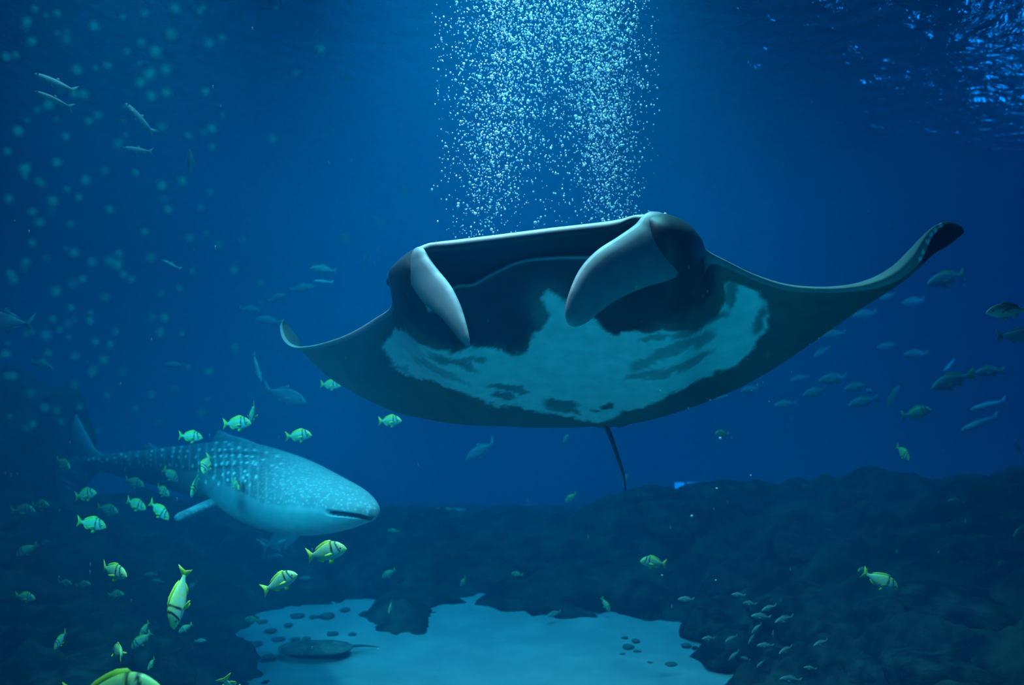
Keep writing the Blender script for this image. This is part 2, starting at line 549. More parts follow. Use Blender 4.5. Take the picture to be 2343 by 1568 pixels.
bv = np.clip(catmull([s[4] for s in ST], K)[:, 0], 0, 1)
bd = np.clip(catmull([s[5] for s in ST], K)[:, 0], 0, 1)
nst = len(U)
kern = np.exp(-np.linspace(-2.2, 2.2, 33) ** 2)
kern /= kern.sum()
Ls = np.stack([np.convolve(np.pad(Lo[:, c], 16, mode='edge'), kern, 'valid') for c in range(3)], 1)
span = np.gradient(Ls, axis=0)
fwd = Lo - T
back = -fwd / np.maximum(np.linalg.norm(fwd, axis=1, keepdims=True), 1e-6)
up = np.cross(fwd, span)
up /= np.maximum(np.linalg.norm(up, axis=1, keepdims=True), 1e-9)
up[up[:, 2] < 0] *= -1
NV, NF, ND = 100, 26, 36
ring = []
wtip = (sm(0, 24, np.arange(nst)) * sm(nst - 1, nst - 40, np.arange(nst)))[:, None]
Ls = Lo + (Ls - Lo) * wtip
for i in range(NV):
    t = i / (NV - 1)
    Lt = Ls + (Lo - Ls) * float(sm(.72, 1, t))
    ring.append(T + (Lt - T) * t - up * (bv * math.sin(math.pi * t) ** 0.8)[:, None])
gap = np.linalg.norm(U - Lo, axis=1)
mouthy = np.clip(ms / .4, 0, 1)
fdir = -back
r_lo, r_up = .020, .038
for i in range(1, NF):
    wv = i / NF
    conv = 0.5 * gap * math.sin(math.pi * wv)
    wing = Lo + (U - Lo) * wv + fdir * conv[:, None] * .8
    if i <= 5:
        th = -math.pi / 2 + math.pi * i / 5
        jaw = Lo + fdir * (r_lo * math.cos(th)) + up * (r_lo * (1 + math.sin(th)))
    elif i >= NF - 6:
        th = -math.pi / 2 + math.pi * (i - (NF - 6)) / 6
        jaw = U + fdir * (r_up * math.cos(th)) + up * (r_up * (math.sin(th) - 1))
    else:
        w2 = (i - 5) / (NF - 11)
        g = sm(0, .22, w2) * (1 - sm(.78, 1, w2))
        a_, b_ = Lo + up * (2 * r_lo), U - up * (2 * r_up)
        jaw = a_ + (b_ - a_) * w2 + back * (ms * g)[:, None]
    ring.append(wing * (1 - mouthy)[:, None] + jaw * mouthy[:, None])
for i in range(ND):
    t = i / ND
    ring.append(U + (T - U) * t + up * (bd * math.sin(math.pi * t ** 0.75))[:, None])
ring = np.array(ring).transpose(1, 0, 2)
NRG = ring.shape[1]
V = ring.reshape(-1, 3)
# pigment of the underside
pp = proj(V)
jit = np.stack([fbm(V, 7, 3), fbm(V, 7, 3, 40.)], 1) * 9 + np.stack([fbm(V, 26, 2), fbm(V, 26, 2, 11.)], 1) * 4
pj = pp + jit
white = [(910, 744), (895, 765), (878, 782), (880, 805), (906, 838), (930, 862), (985, 872), (1030, 886), (1070, 905), (1110, 922), (1180, 932), (1250, 948), (1330, 964), (1370, 966), (1420, 948), (1500, 922), (1560, 896),
         (1600, 866), (1640, 852), (1690, 832), (1722, 802), (1738, 775), (1758, 748), (1757, 692), (1736, 672), (1690, 648), (1668, 644), (1660, 652), (1658, 690), (1640, 720), (1600, 750), (1550, 756), (1490, 762), (1450, 756), (1400, 768), (1384, 760), (1370, 742),
         (1345, 715), (1300, 690), (1262, 670), (1240, 660), (1236, 680), (1252, 705), (1252, 738), (1236, 762), (1212, 776), (1206, 806), (1188, 817), (1160, 808), (1148, 798), (1080, 800), (1040, 808), (990, 800), (955, 785), (930, 762)]
wsd = poly_sd(pj, white)
wm = sm(-3, 5, wsd)
blobs = [(1040, 832, 62, 9, 20, .75), (1080, 826, 38, 7, 0, .7), (1160, 888, 48, 8, 8, .8), (1150, 906, 30, 8, 5, .85), (1010, 852, 70, 9, 27, .5), (1285, 925, 42, 10, 5, .85), (1290, 938, 40, 7, 8, .8), (1390, 932, 17, 6, -8, 1), (1362, 944, 8, 3.5, -8, .9),
         (1322, 948, 10, 3, 5, .6), (1674, 672, 13, 34, 8, .75), (1737, 728, 12, 38, 16, .8), (1510, 820, 75, 10, -20, .55), (1560, 790, 80, 11, -22, .6), (1475, 855, 55, 9, -14, .55), (1600, 745, 70, 12, -26, .75), (1580, 830, 60, 9, -24, .6), (1530, 850, 60, 8, -22, .6),
         (1500, 775, 40, 8, -8, .6), (1610, 775, 28, 14, -35, .55), (915, 858, 30, 6, 40, .6), (900, 830, 18, 5, 50, .5), (930, 845, 25, 5, 42, .4)]
dk = np.zeros(len(V))
for cx, cy, rx, ry, a, s in blobs:
    a = math.radians(a)
    q = pj - (cx, cy)
    u = (q[:, 0] * math.cos(a) + q[:, 1] * math.sin(a)) / rx
    v = (-q[:, 0] * math.sin(a) + q[:, 1] * math.cos(a)) / ry
    dk = np.maximum(dk, s * sm(1.25, .75, np.hypot(u, v)))
wm = wm * (1 - dk)
# black face region against the grey wing border
face = poly_sd(pp + jit * 1.5, [(880, 560), (1640, 480), (1640, 600), (1630, 690), (1560, 730), (1400, 775), (1345, 730), (1262, 680), (1225, 700), (1225, 760), (1190, 812), (1150, 795), (1040, 800), (960, 780), (920, 740), (890, 690)])
fm = sm(-14, 18, face)
grey, black, wht = np.array([.085, .115, .10]), np.array([.016, .022, .026]), np.array([.80, .84, .80])
col = grey * (1 - fm)[:, None] + black * fm[:, None]
# a paler throat between the dark cheeks
th = sm(1.2, .2, np.hypot((pj[:, 0] - 1255) / 70, (pj[:, 1] - 690) / 70)) * .12
col = col + th[:, None] * np.array([.7, .8, .8])
col = col * (1 - wm)[:, None] + wht * wm[:, None]
ventral = np.tile(np.arange(NRG) < NV, nst)
inner = np.tile((np.arange(NRG) >= NV) & (np.arange(NRG) < NV + NF - 1), nst)
lipc = np.array([.05, .07, .075])
col[~ventral] = np.array([.03, .04, .04])
st_i = np.repeat(np.arange(nst), NRG)
mouthv = np.repeat(mouthy, NRG) > .3
jj = np.tile(np.arange(NRG), nst)
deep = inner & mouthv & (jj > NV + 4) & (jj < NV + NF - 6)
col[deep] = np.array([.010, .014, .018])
lips = mouthv & ((jj >= NV + 1) & (jj <= NV + 4) | (jj >= NV + NF - 4) & (jj <= NV + NF + 1))
lips |= (np.repeat(mouthy, NRG) > .04) & ((jj >= NV + NF - 4) & (jj <= NV + NF + 1))
col[lips] = np.array([.42, .45, .46])  # lips paled so their colour carries the bright rim light
headside = np.repeat(gap, NRG) > .16
fr = (~mouthv) & (jj >= NV - 2) & (jj <= NV + NF + 1)
col[fr] = np.array([.20, .23, .23])  # leading edge lightened in colour to strengthen its rim light
col[fr & headside] = np.array([.016, .022, .026])
tipm = ventral & (pp[:, 0] > 2090) & (pp[:, 1] < 600)
col[tipm] = np.array([.012, .016, .018])  # shade under the curled tip put into the colour
for x_, y_ in ((2106, 594), (2113, 577), (2122, 553), (2130, 538), (2140, 527), (2152, 516)):  # white glints along the wing tip edge, painted into the colour
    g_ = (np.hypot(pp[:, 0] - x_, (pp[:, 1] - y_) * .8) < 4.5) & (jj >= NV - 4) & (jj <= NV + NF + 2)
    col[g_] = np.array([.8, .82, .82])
manta_at = P(1250, 760, 6.0)
manta = empty('manta_ray', 'huge black and white manta ray gliding with open mouth and spread wings', 'manta ray', manta_at)
faces = grid_faces(nst, NRG, wrap=True)
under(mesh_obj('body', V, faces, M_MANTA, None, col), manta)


def paddle(name, secs, thick, parent, n=14, k=8, col=None, mat=None, cup=0.0, tone=None):
    """a tapering flat lobe lofted through sections (edge A, edge B)"""
    A = catmull([P(*s[0]) for s in secs], k)
    B = catmull([P(*s[1]) for s in secs], k)
    th = catmull(np.array(thick), k)[:, 0]
    mid = (A + B) / 2
    ax = np.gradient(mid, axis=0)
    hw = (B - A) / 2
    nrm = np.cross(ax, hw)
    nrm /= np.maximum(np.linalg.norm(nrm, axis=1, keepdims=True), 1e-9)
    nrm[nrm[:, 1] > 0] *= -1
    rows = []
    for i in range(n):
        a = 2 * math.pi * i / n
        c, s = math.cos(a), math.sin(a)
        rows.append(mid + hw * c + nrm * (th * s - cup * th * (1 - c * c) * -2)[:, None])
    Rg = np.array(rows).transpose(1, 0, 2)
    Vv = Rg.reshape(-1, 3)
    fc = grid_faces(len(A), n, wrap=True)
    fc += [tuple(range(n)), tuple(range((len(A) - 1) * n, len(A) * n))]
    cc = np.tile(np.array(col), (len(Vv), 1))
    if tone is not None:
        cc = tone(Vv, np.repeat(np.linspace(0, 1, len(A)), n), np.tile(np.cos(2 * np.pi * np.arange(n) / n), len(A)))
    return under(mesh_obj(name, Vv, fc, mat, None, cc), parent)


def ceph_tone(v, t, c):
    base = np.array([.17, .22, .24])
    rim = np.array([.40, .44, .46])
    dark = np.array([.02, .028, .03])
    mot = sm(.0, .5, fbm(v, 9, 4))
    e = sm(.55, .98, -c) * (0.4 + .6 * mot)  # highlight streaks painted along edge A
    cc = base * (1 - e)[:, None] + rim * e[:, None]
    rt = sm(.35, .0, t) * sm(-.3, .5, c)
    cc = cc * (1 - rt)[:, None] + dark * rt[:, None]
    pal = sm(.45, .95, t) * .08
    return cc * (1 - pal)[:, None] + np.array([.34, .42, .42]) * pal[:, None]


# left lobe: edge A faces the mouth
paddle('cephalic_fin', [((963, 576, 5.45), (945, 596, 5.47)), ((968, 567, 5.28), (945, 593, 5.33)), ((980, 590, 5.22), (936, 630, 5.34)), ((1006, 622, 5.16), (950, 668, 5.26)), ((1030, 652, 5.08), (978, 702, 5.16)), ((1050, 690, 5.00), (1006, 724, 5.06)),
                        ((1063, 730, 4.94), (1032, 754, 4.98)), ((1072, 768, 4.90), (1056, 783, 4.92)), ((1075, 794, 4.89), (1071, 797, 4.90))], [.015, .035, .05, .045, .04, .035, .03, .02, .006], manta, col=None, mat=M_MANTA, tone=ceph_tone)
paddle('cephalic_fin', [((1490, 506, 5.25), (1570, 548, 5.3)), ((1476, 490, 4.98), (1578, 548, 5.04)), ((1452, 515, 4.90), (1578, 610, 4.98)), ((1412, 543, 4.82), (1535, 640, 4.90)), ((1365, 574, 4.74), (1478, 657, 4.82)), ((1328, 614, 4.67), (1420, 682, 4.74)),
                        ((1305, 662, 4.62), (1378, 710, 4.68)), ((1293, 706, 4.60), (1346, 736, 4.64)), ((1297, 734, 4.60), (1326, 746, 4.62)), ((1308, 745, 4.60), (1314, 747, 4.61))], [.03, .06, .06, .055, .05, .045, .04, .035, .025, .005], manta, col=None, mat=M_MANTA, tone=ceph_tone)


def ball(name, loc, r, mat, parent, scale=(1, 1, 1)):
    bm = bmesh.new()
    bmesh.ops.create_icosphere(bm, subdivisions=3, radius=r)
    for v in bm.verts:
        v.co = Vector((v.co.x * scale[0], v.co.y * scale[1], v.co.z * scale[2]))
    me = bpy.data.meshes.new(name)
    bm.to_mesh(me)
    bm.free()
    me.polygons.foreach_set('use_smooth', [True] * len(me.polygons))
    me.materials.append(mat)
    o = bpy.data.objects.new(name, me)
    C.objects.link(o)
    o.location = loc
    return under(o, parent)


ball('eye', P(896, 645, 5.78), .035, M_EYE, manta)
ball('eye', P(1596, 600, 5.12), .04, M_EYE, manta)


def tube(name, pts, radii, mat, parent, col, n=10, k=8):
    Q = catmull([P(*p) for p in pts], k)
    r = catmull(np.array(radii), k)[:, 0]
    ax = np.gradient(Q, axis=0)
    ax /= np.linalg.norm(ax, axis=1, keepdims=True)
    s = np.cross(ax, (1, 0.1, 0))
    s /= np.linalg.norm(s, axis=1, keepdims=True)
    u = np.cross(ax, s)
    rows = [Q + r[:, None] * (s * math.cos(2 * math.pi * i / n) + u * math.sin(2 * math.pi * i / n)) for i in range(n)]
    Vv = np.array(rows).transpose(1, 0, 2).reshape(-1, 3)
    return under(mesh_obj(name, Vv, grid_faces(len(Q), n, True) + [tuple(range(n)), tuple(range((len(Q) - 1) * n, len(Q) * n))], mat, None, np.tile(np.array(col), (len(Vv), 1))), parent)


tube('tail', [(1384, 968, 6.88), (1396, 996, 6.98), (1408, 1030, 7.12), (1420, 1065, 7.28), (1428, 1092, 7.42), (1431, 1124, 7.6)], [.024, .019, .016, .013, .010, .006], M_MANTA, manta, (.02, .03, .035))
paddle('pelvic_fin', [((1392, 962, 6.86), (1440, 955, 6.84)), ((1400, 972, 6.9), (1440, 966, 6.86)), ((1415, 979, 6.92), (1436, 972, 6.88))], [.03, .02, .006], manta, col=(.07, .10, .09), mat=M_MANTA)

# ------------------------------------------------------------------ whale shark
# stations from snout: image x of the spine, top y, bottom y, depth, half width in metres
WS = [(853, 1164, 1186, 7.62, .05), (843, 1148, 1195, 7.66, .13), (820, 1132, 1204, 7.74, .22), (780, 1108, 1216, 7.9, .33), (728, 1086, 1223, 8.1, .45), (672, 1062, 1216, 8.34, .54), (626, 1041, 1197, 8.6, .55), (588, 1026, 1174, 8.86, .51),
      (556, 1015, 1156, 9.1, .46), (525, 1009, 1148, 9.34, .42), (480, 1012, 1140, 9.64, .37), (420, 1020, 1124, 9.98, .31), (360, 1026, 1108, 10.3, .25), (300, 1033, 1094, 10.62, .19), (252, 1039, 1082, 10.86, .14), (218, 1043, 1072, 11.05, .10), (195, 1047, 1066, 11.2, .07), (178, 1052, 1062, 11.3, .03)]
k = 22
top = catmull([P(a, b, d) for a, b, c, d, e in WS], k)
bot = catmull([P(a, c, d) for a, b, c, d, e in WS], k)
hwid = np.clip(catmull([e for *_, e in WS], k)[:, 0], .01, 2)
mid = (top + bot) / 2
hz = (top - bot)[:, 2] / 2
ax = np.gradient(mid, axis=0)
ax[:, 2] = 0
ax /= np.linalg.norm(ax, axis=1, keepdims=True)
side = np.stack([ax[:, 1], -ax[:, 0], 0 * ax[:, 0]], 1)
side[side[:, 1] > 0] *= -1
NRG = 120
rows = []
for i in range(NRG):
    a = 2 * math.pi * i / NRG
    c, s = math.cos(a), math.sin(a)
    cc = np.sign(c) * abs(c) ** .92
    ss = np.sign(s) * abs(s) ** .98
    rows.append(mid + side * (hwid * cc)[:, None] + np.array([0, 0, 1.]) * (hz * ss)[:, None])
Rg = np.array(rows).transpose(1, 0, 2)
V = Rg.reshape(-1, 3)
pp = proj(V)
ang = np.tile(2 * np.pi * np.arange(NRG) / NRG, len(mid))
tpos = np.repeat(np.linspace(0, 1, len(mid)), NRG)
sn = np.sin(ang)
# mouth: a groove running back from the snout on the camera side, and its mirror
slit = [(742, 1172), (762, 1175), (790, 1178), (820, 1182), (852, 1190)]
dm = np.full(len(V), 1e9)
for a, b in zip(slit[:-1], slit[1:]):
    a, b = np.array(a, float), np.array(b, float)
    e, q = b - a, pp - a
    t = np.clip((q @ e) / (e @ e), 0, 1)
    dm = np.minimum(dm, np.hypot(*((q - t[:, None] * e) / (1, 1)).T))
front = np.cos(ang) > -.2
gro = sm(7.5, 2.0, dm) * front * sm(738, 765, pp[:, 0])
ctr = np.repeat(mid, NRG, 0)
V = V + (ctr - V) * (gro * .16)[:, None]
lower = sm(3, 14, dm) * 0
back_c, belly_c, spot_c = np.array([.10, .16, .18]), np.array([.48, .55, .56]), np.array([.85, .9, .9])
# pale belly line climbs towards the head
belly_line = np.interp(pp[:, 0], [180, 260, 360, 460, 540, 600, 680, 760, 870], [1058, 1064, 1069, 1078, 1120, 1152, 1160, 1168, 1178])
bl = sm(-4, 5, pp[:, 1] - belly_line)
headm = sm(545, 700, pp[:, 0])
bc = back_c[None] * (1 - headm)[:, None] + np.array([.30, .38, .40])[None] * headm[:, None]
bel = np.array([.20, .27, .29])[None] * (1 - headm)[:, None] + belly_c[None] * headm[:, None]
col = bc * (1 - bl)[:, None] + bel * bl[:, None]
Z1 = [(505, 745), (560, 735), (618, 735), (652, 768), (712, 745), (797, 727), (870, 687), (920, 710), (948, 738), (965, 793), (815, 778), (880, 785), (1045, 700), (1070, 780), (1110, 810), (1215, 650), (1200, 695), (1198, 745), (1200, 803), (1333, 635),
      (1322, 698), (1312, 808), (1460, 615), (1453, 655), (1437, 710), (1413, 808), (1548, 600), (1530, 652), (1515, 720), (1487, 810), (1610, 650), (1592, 712), (1562, 825), (1745, 632), (1705, 715), (1670, 818), (1740, 780), (1842, 712), (1795, 815)]
Z2 = [(568, 750), (705, 772), (670, 735), (522, 828), (600, 833), (660, 833), (738, 822), (815, 808), (893, 830), (992, 833), (1125, 860), (1250, 900), (545, 905), (613, 900), (675, 897), (742, 895), (823, 897), (903, 900), (968, 903), (1090, 940),
      (560, 998), (628, 980), (685, 980), (765, 972), (842, 978), (905, 975), (975, 970), (1005, 988), (1185, 1012), (1242, 1025), (1285, 985), (1028, 1045), (632, 1115), (697, 1085), (762, 1090), (885, 1068), (533, 1143), (775, 1145), (867, 1135), (912, 1115),
      (692, 1163), (590, 1210), (445, 1195), (370, 1155), (1008, 1135), (940, 1215), (885, 1185)]
q = 380 / 1862
spots = [(100 + x * q, 900 + y * q) for x, y in Z1] + [(380 + x * q, 860 + y * q) for x, y in Z2]
sp = np.zeros(len(V))
for i, (x, y) in enumerate(spots):
    r = R.uniform(3.0, 4.3)
    dd = np.hypot((pp[:, 0] - x), (pp[:, 1] - y) * .85)
    sp = np.maximum(sp, sm(r, r * .35, dd))
# faint vertical bars between the spots on the rear back
bars = (np.sin(pp[:, 0] * 2 * np.pi / 19.5) > .75) * .22 * (1 - headm) * (1 - bl) * sm(230, 300, pp[:, 0])
sp = np.maximum(sp, bars)
# two dark ridges along the flank
for (x0, y0), (x1, y1) in (((400, 1076), (545, 1066)), ((470, 1034), (610, 1040))):
    yy = np.interp(pp[:, 0], [x0, x1], [y0, y1])
    rd = sm(6, 1, np.abs(pp[:, 1] - yy)) * sm(x0, x0 + 40, pp[:, 0]) * sm(x1 + 20, x1 - 20, pp[:, 0])
    col *= (1 - .6 * rd)[:, None]
col = col * (1 - sp)[:, None] + spot_c * sp[:, None]
col[gro > .45] = (.008, .01, .012)
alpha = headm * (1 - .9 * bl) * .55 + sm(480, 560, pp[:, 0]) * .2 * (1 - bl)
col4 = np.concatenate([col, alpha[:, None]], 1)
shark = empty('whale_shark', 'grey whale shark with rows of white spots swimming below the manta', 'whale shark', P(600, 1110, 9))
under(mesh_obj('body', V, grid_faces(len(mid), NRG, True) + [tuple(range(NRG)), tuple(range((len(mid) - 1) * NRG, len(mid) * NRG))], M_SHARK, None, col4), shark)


def pale_tone(v, t, c):
    n = sm(-.2, .5, fbm(v, 14, 3))
    a = np.array([.34, .42, .44])[None] * (.75 + .5 * n)[:, None]
    return np.concatenate([a, np.full((len(v), 1), .5)], 1)


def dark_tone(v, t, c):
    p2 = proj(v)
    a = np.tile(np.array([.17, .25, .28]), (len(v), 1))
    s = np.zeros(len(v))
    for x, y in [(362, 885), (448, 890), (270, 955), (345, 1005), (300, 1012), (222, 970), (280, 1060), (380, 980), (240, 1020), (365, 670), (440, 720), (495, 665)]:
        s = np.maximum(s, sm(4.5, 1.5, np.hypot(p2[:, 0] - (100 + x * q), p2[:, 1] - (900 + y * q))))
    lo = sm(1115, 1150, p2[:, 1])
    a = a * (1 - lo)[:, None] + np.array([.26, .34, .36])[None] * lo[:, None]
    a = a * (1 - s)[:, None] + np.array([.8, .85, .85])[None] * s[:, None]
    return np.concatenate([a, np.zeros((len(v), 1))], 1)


paddle('pectoral_fin', [((596, 1132, 8.72), (598, 1168, 8.74)), ((557, 1129, 8.62), (553, 1158, 8.62)), ((520, 1133, 8.55), (516, 1153, 8.55)), ((478, 1144, 8.45), (476, 1165, 8.45)), ((440, 1160, 8.35), (440, 1182, 8.35)), ((408, 1174, 8.28), (414, 1192, 8.28)), ((397, 1184, 8.26), (402, 1193, 8.26))],
       [.10, .09, .07, .06, .05, .03, .008], shark, mat=M_SHARK, tone=pale_tone)
paddle('pectoral_fin', [((480, 1112, 9.8), (475, 1145, 9.8)), ((450, 1118, 9.8), (447, 1138, 9.8)), ((425, 1113, 9.8), (422, 1131, 9.8)), ((411, 1115, 9.8), (412, 1126, 9.8))], [.06, .05, .04, .01], shark, mat=M_SHARK, tone=pale_tone)
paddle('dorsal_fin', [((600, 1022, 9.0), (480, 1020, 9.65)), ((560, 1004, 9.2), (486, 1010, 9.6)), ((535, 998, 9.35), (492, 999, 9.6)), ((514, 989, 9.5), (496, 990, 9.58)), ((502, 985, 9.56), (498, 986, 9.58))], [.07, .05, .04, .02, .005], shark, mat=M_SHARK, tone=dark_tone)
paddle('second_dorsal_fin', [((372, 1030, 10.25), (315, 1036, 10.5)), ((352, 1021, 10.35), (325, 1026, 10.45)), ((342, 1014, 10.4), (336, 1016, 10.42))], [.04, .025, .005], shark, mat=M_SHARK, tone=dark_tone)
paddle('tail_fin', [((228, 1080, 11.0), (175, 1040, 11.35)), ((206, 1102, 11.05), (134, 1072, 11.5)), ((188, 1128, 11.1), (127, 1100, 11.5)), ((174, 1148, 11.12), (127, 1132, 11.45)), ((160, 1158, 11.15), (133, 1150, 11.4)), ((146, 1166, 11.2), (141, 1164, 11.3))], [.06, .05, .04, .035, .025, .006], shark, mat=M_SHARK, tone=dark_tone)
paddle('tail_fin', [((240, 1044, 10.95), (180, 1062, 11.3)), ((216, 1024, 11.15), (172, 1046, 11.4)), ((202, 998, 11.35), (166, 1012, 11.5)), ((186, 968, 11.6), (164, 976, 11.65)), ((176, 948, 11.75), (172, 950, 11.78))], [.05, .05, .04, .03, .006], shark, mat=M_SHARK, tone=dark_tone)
ball('eye', P(748, 1163, 7.72), .03, M_EYE, shark)

# ------------------------------------------------------------------ fish
FISH = {
    # profile rows: x, top z, bottom z, half width   (body length 1 with tail fin, head at +x)
    'porkfish': dict(L=.30, prof=[(.50, .00, -.02, .012), (.46, .075, -.05, .035), (.40, .135, -.085, .060), (.31, .195, -.125, .080), (.20, .225, -.150, .088), (.08, .215, -.158, .085), (-.04, .180, -.148, .072), (-.16, .125, -.110, .052), (-.26, .070, -.062, .032), (-.32, .048, -.042, .020), (-.36, .045, -.040, .012)],
                     tail=[(-.33, .045), (-.42, .13), (-.50, .19), (-.47, .09), (-.445, .0), (-.47, -.09), (-.50, -.18), (-.42, -.125), (-.33, -.042)],
                     dorsal=[(.22, .21), (.16, .262), (.05, .262), (-.06, .225), (-.17, .175), (-.25, .115), (-.27, .065), (-.16, .11), (-.04, .165), (.08, .20)],
                     anal=[(-.06, -.135), (-.10, -.19), (-.18, -.165), (-.25, -.095), (-.26, -.055), (-.16, -.10)],
                     pec=[(.20, -.03), (.15, .0), (.03, -.015), (.01, -.05), (.08, -.075), (.18, -.06)], pel=[(.17, -.145), (.11, -.235), (.04, -.225), (.07, -.15)]),
    'snapper': dict(L=.50, prof=[(.50, .0, -.02, .012), (.45, .05, -.045, .034), (.36, .105, -.085, .056), (.24, .145, -.115, .070), (.10, .150, -.125, .072), (-.05, .128, -.112, .062), (-.18, .09, -.08, .045), (-.28, .05, -.048, .028), (-.35, .036, -.034, .014)],
                    tail=[(-.33, .034), (-.42, .10), (-.50, .14), (-.46, .06), (-.445, .0), (-.46, -.06), (-.50, -.14), (-.42, -.10), (-.33, -.032)],
                    dorsal=[(.18, .14), (.10, .195), (-.02, .175), (-.14, .145), (-.24, .10), (-.25, .06), (-.10, .112), (.06, .145)],
                    anal=[(-.08, -.105), (-.13, -.155), (-.22, -.105), (-.24, -.06), (-.16, -.085)],
                    pec=[(.20, -.02), (.13, .0), (.03, -.02), (.03, -.05), (.16, -.055)], pel=[(.15, -.118), (.09, -.18), (.04, -.16), (.08, -.12)]),
    'jack': dict(L=.62, prof=[(.50, .0, -.02, .010), (.44, .06, -.055, .034), (.32, .125, -.105, .056), (.16, .155, -.135, .064), (.0, .14, -.125, .058), (-.15, .09, -.085, .040), (-.27, .035, -.035, .020), (-.34, .018, -.018, .012)],
                 tail=[(-.32, .018), (-.40, .09), (-.50, .20), (-.46, .07), (-.405, .0), (-.46, -.07), (-.50, -.19), (-.40, -.085), (-.32, -.018)],
                 dorsal=[(.08, .148), (.02, .235), (-.03, .18), (-.16, .115), (-.27, .055), (-.15, .088), (.0, .138)],
                 anal=[(-.02, -.125), (-.07, -.205), (-.12, -.14), (-.26, -.055), (-.15, -.083)],
                 pec=[(.22, -.02), (.12, .0), (-.02, -.05), (.08, -.055), (.2, -.05)], pel=[(.16, -.13), (.11, -.175), (.07, -.155), (.1, -.13)]),
    'mullet': dict(L=.45, prof=[(.50, .0, -.012, .012), (.46, .035, -.035, .03), (.36, .060, -.060, .048), (.18, .075, -.078, .056), (.0, .072, -.076, .052), (-.16, .055, -.060, .040), (-.28, .036, -.038, .024), (-.35, .030, -.030, .012)],
                   tail=[(-.33, .03), (-.42, .085), (-.50, .125), (-.455, .05), (-.425, .0), (-.455, -.05), (-.50, -.125), (-.42, -.085), (-.33, -.03)],
                   dorsal=[(.06, .072), (.02, .125), (-.06, .08), (-.04, .066)],
                   anal=[(-.14, -.058), (-.19, -.105), (-.26, -.048), (-.2, -.048)],
                   pec=[(.28, .0), (.22, .02), (.14, .01), (.2, -.02)], pel=[(.1, -.076), (.05, -.115), (.02, -.1), (.05, -.076)]),
}


def fish_pigment(kind, v, part):
    x, z, y = v[:, 0], v[:, 2], v[:, 1]
    n = len(v)
    if kind == 'porkfish':
        yel = np.array([.72, .70, .05])
        if part != 'body':
            return np.tile(yel, (n, 1))
        c = np.tile(np.array([.46, .66, .50]), (n, 1))
        up_ = sm(.0, .2, z)
        c = c * (1 - up_)[:, None] + np.array([.52, .60, .30])[None] * up_[:, None]
        lo = sm(-.03, -.13, z)
        c = c * (1 - lo)[:, None] + np.array([.34, .46, .50])[None] * lo[:, None]
        st = (np.sin(z * 120 + x * 14) > .55) * .6 * (x < .18)
        c = c * (1 - st)[:, None] + yel[None] * st[:, None]
        edge = sm(.55, 1.0, np.abs(z) / np.interp(x, [r[0] for r in reversed(FISH[kind]['prof'])], [r[1] for r in reversed(FISH[kind]['prof'])]).clip(.02)) * (z > 0) * .7
        c = c * (1 - edge)[:, None] + np.array([.62, .68, .16])[None] * edge[:, None]
        face = sm(.33, .40, x - .25 * (z - .05))
        c = c * (1 - .7 * face)[:, None] + np.array([.74, .76, .20])[None] * (.7 * face)[:, None]
        # black band at the shoulder, black band through the eye
        b1 = sm(.028, .014, np.abs(x - (.185 - .12 * (z - .1)))) * sm(-.05, .0, z)
        b2 = sm(.026, .013, np.abs(x - (.335 - .42 * (z - .05)))) * sm(-.05, -.02, z)
        b = np.maximum(b1, b2)
        return c * (1 - b)[:, None] + np.array([.02, .03, .025])[None] * b[:, None]
    if kind == 'snapper':
        c = np.tile(np.array([.36, .44, .42]), (n, 1))
        if part == 'body':
            u = sm(.0, .12, z)
            c = c * (1 - u)[:, None] + np.array([.22, .28, .24])[None] * u[:, None]
        else:
            c = np.tile(np.array([.30, .36, .26]), (n, 1))
        return c
    if kind == 'jack':
        c = np.tile(np.array([.38, .46, .50]), (n, 1))
        if part == 'body':
            u = sm(.02, .12, z)
            c = c * (1 - u)[:, None] + np.array([.20, .27, .31])[None] * u[:, None]
        return c
    c = np.tile(np.array([.62, .68, .66]), (n, 1))
    if part == 'body':
        u = sm(.02, .06, z)
        c = c * (1 - u)[:, None] + np.array([.50, .58, .50])[None] * u[:, None]
    return c


def tail_yellow(kind):
    return kind == 'yellowtail'


def fin_geo(outline, th, shift=(0, 0, 0), rot=None):
    n = len(outline)
    c = np.mean(outline, 0)
    vs = []
    for s in (-1, 1):
        for x, z in outline:
            vs.append((x, s * th * .35, z))
    vs += [(c[0], -th, c[1]), (c[0], th, c[1])]
    vs = np.array(vs)
    if rot is not None:
        a0 = np.array([outline[0][0], 0, outline[0][1]])
        vs = (vs - a0) @ np.array(Matrix.Rotation(rot, 3, 'Z')).T + a0
    vs = vs + np.array(shift)
    f = []
    for i in range(n):
        j = (i + 1) % n
        f += [(i, j, 2 * n), (n + j, n + i, 2 * n + 1), (i, n + i, n + j, j)]
    return vs, f


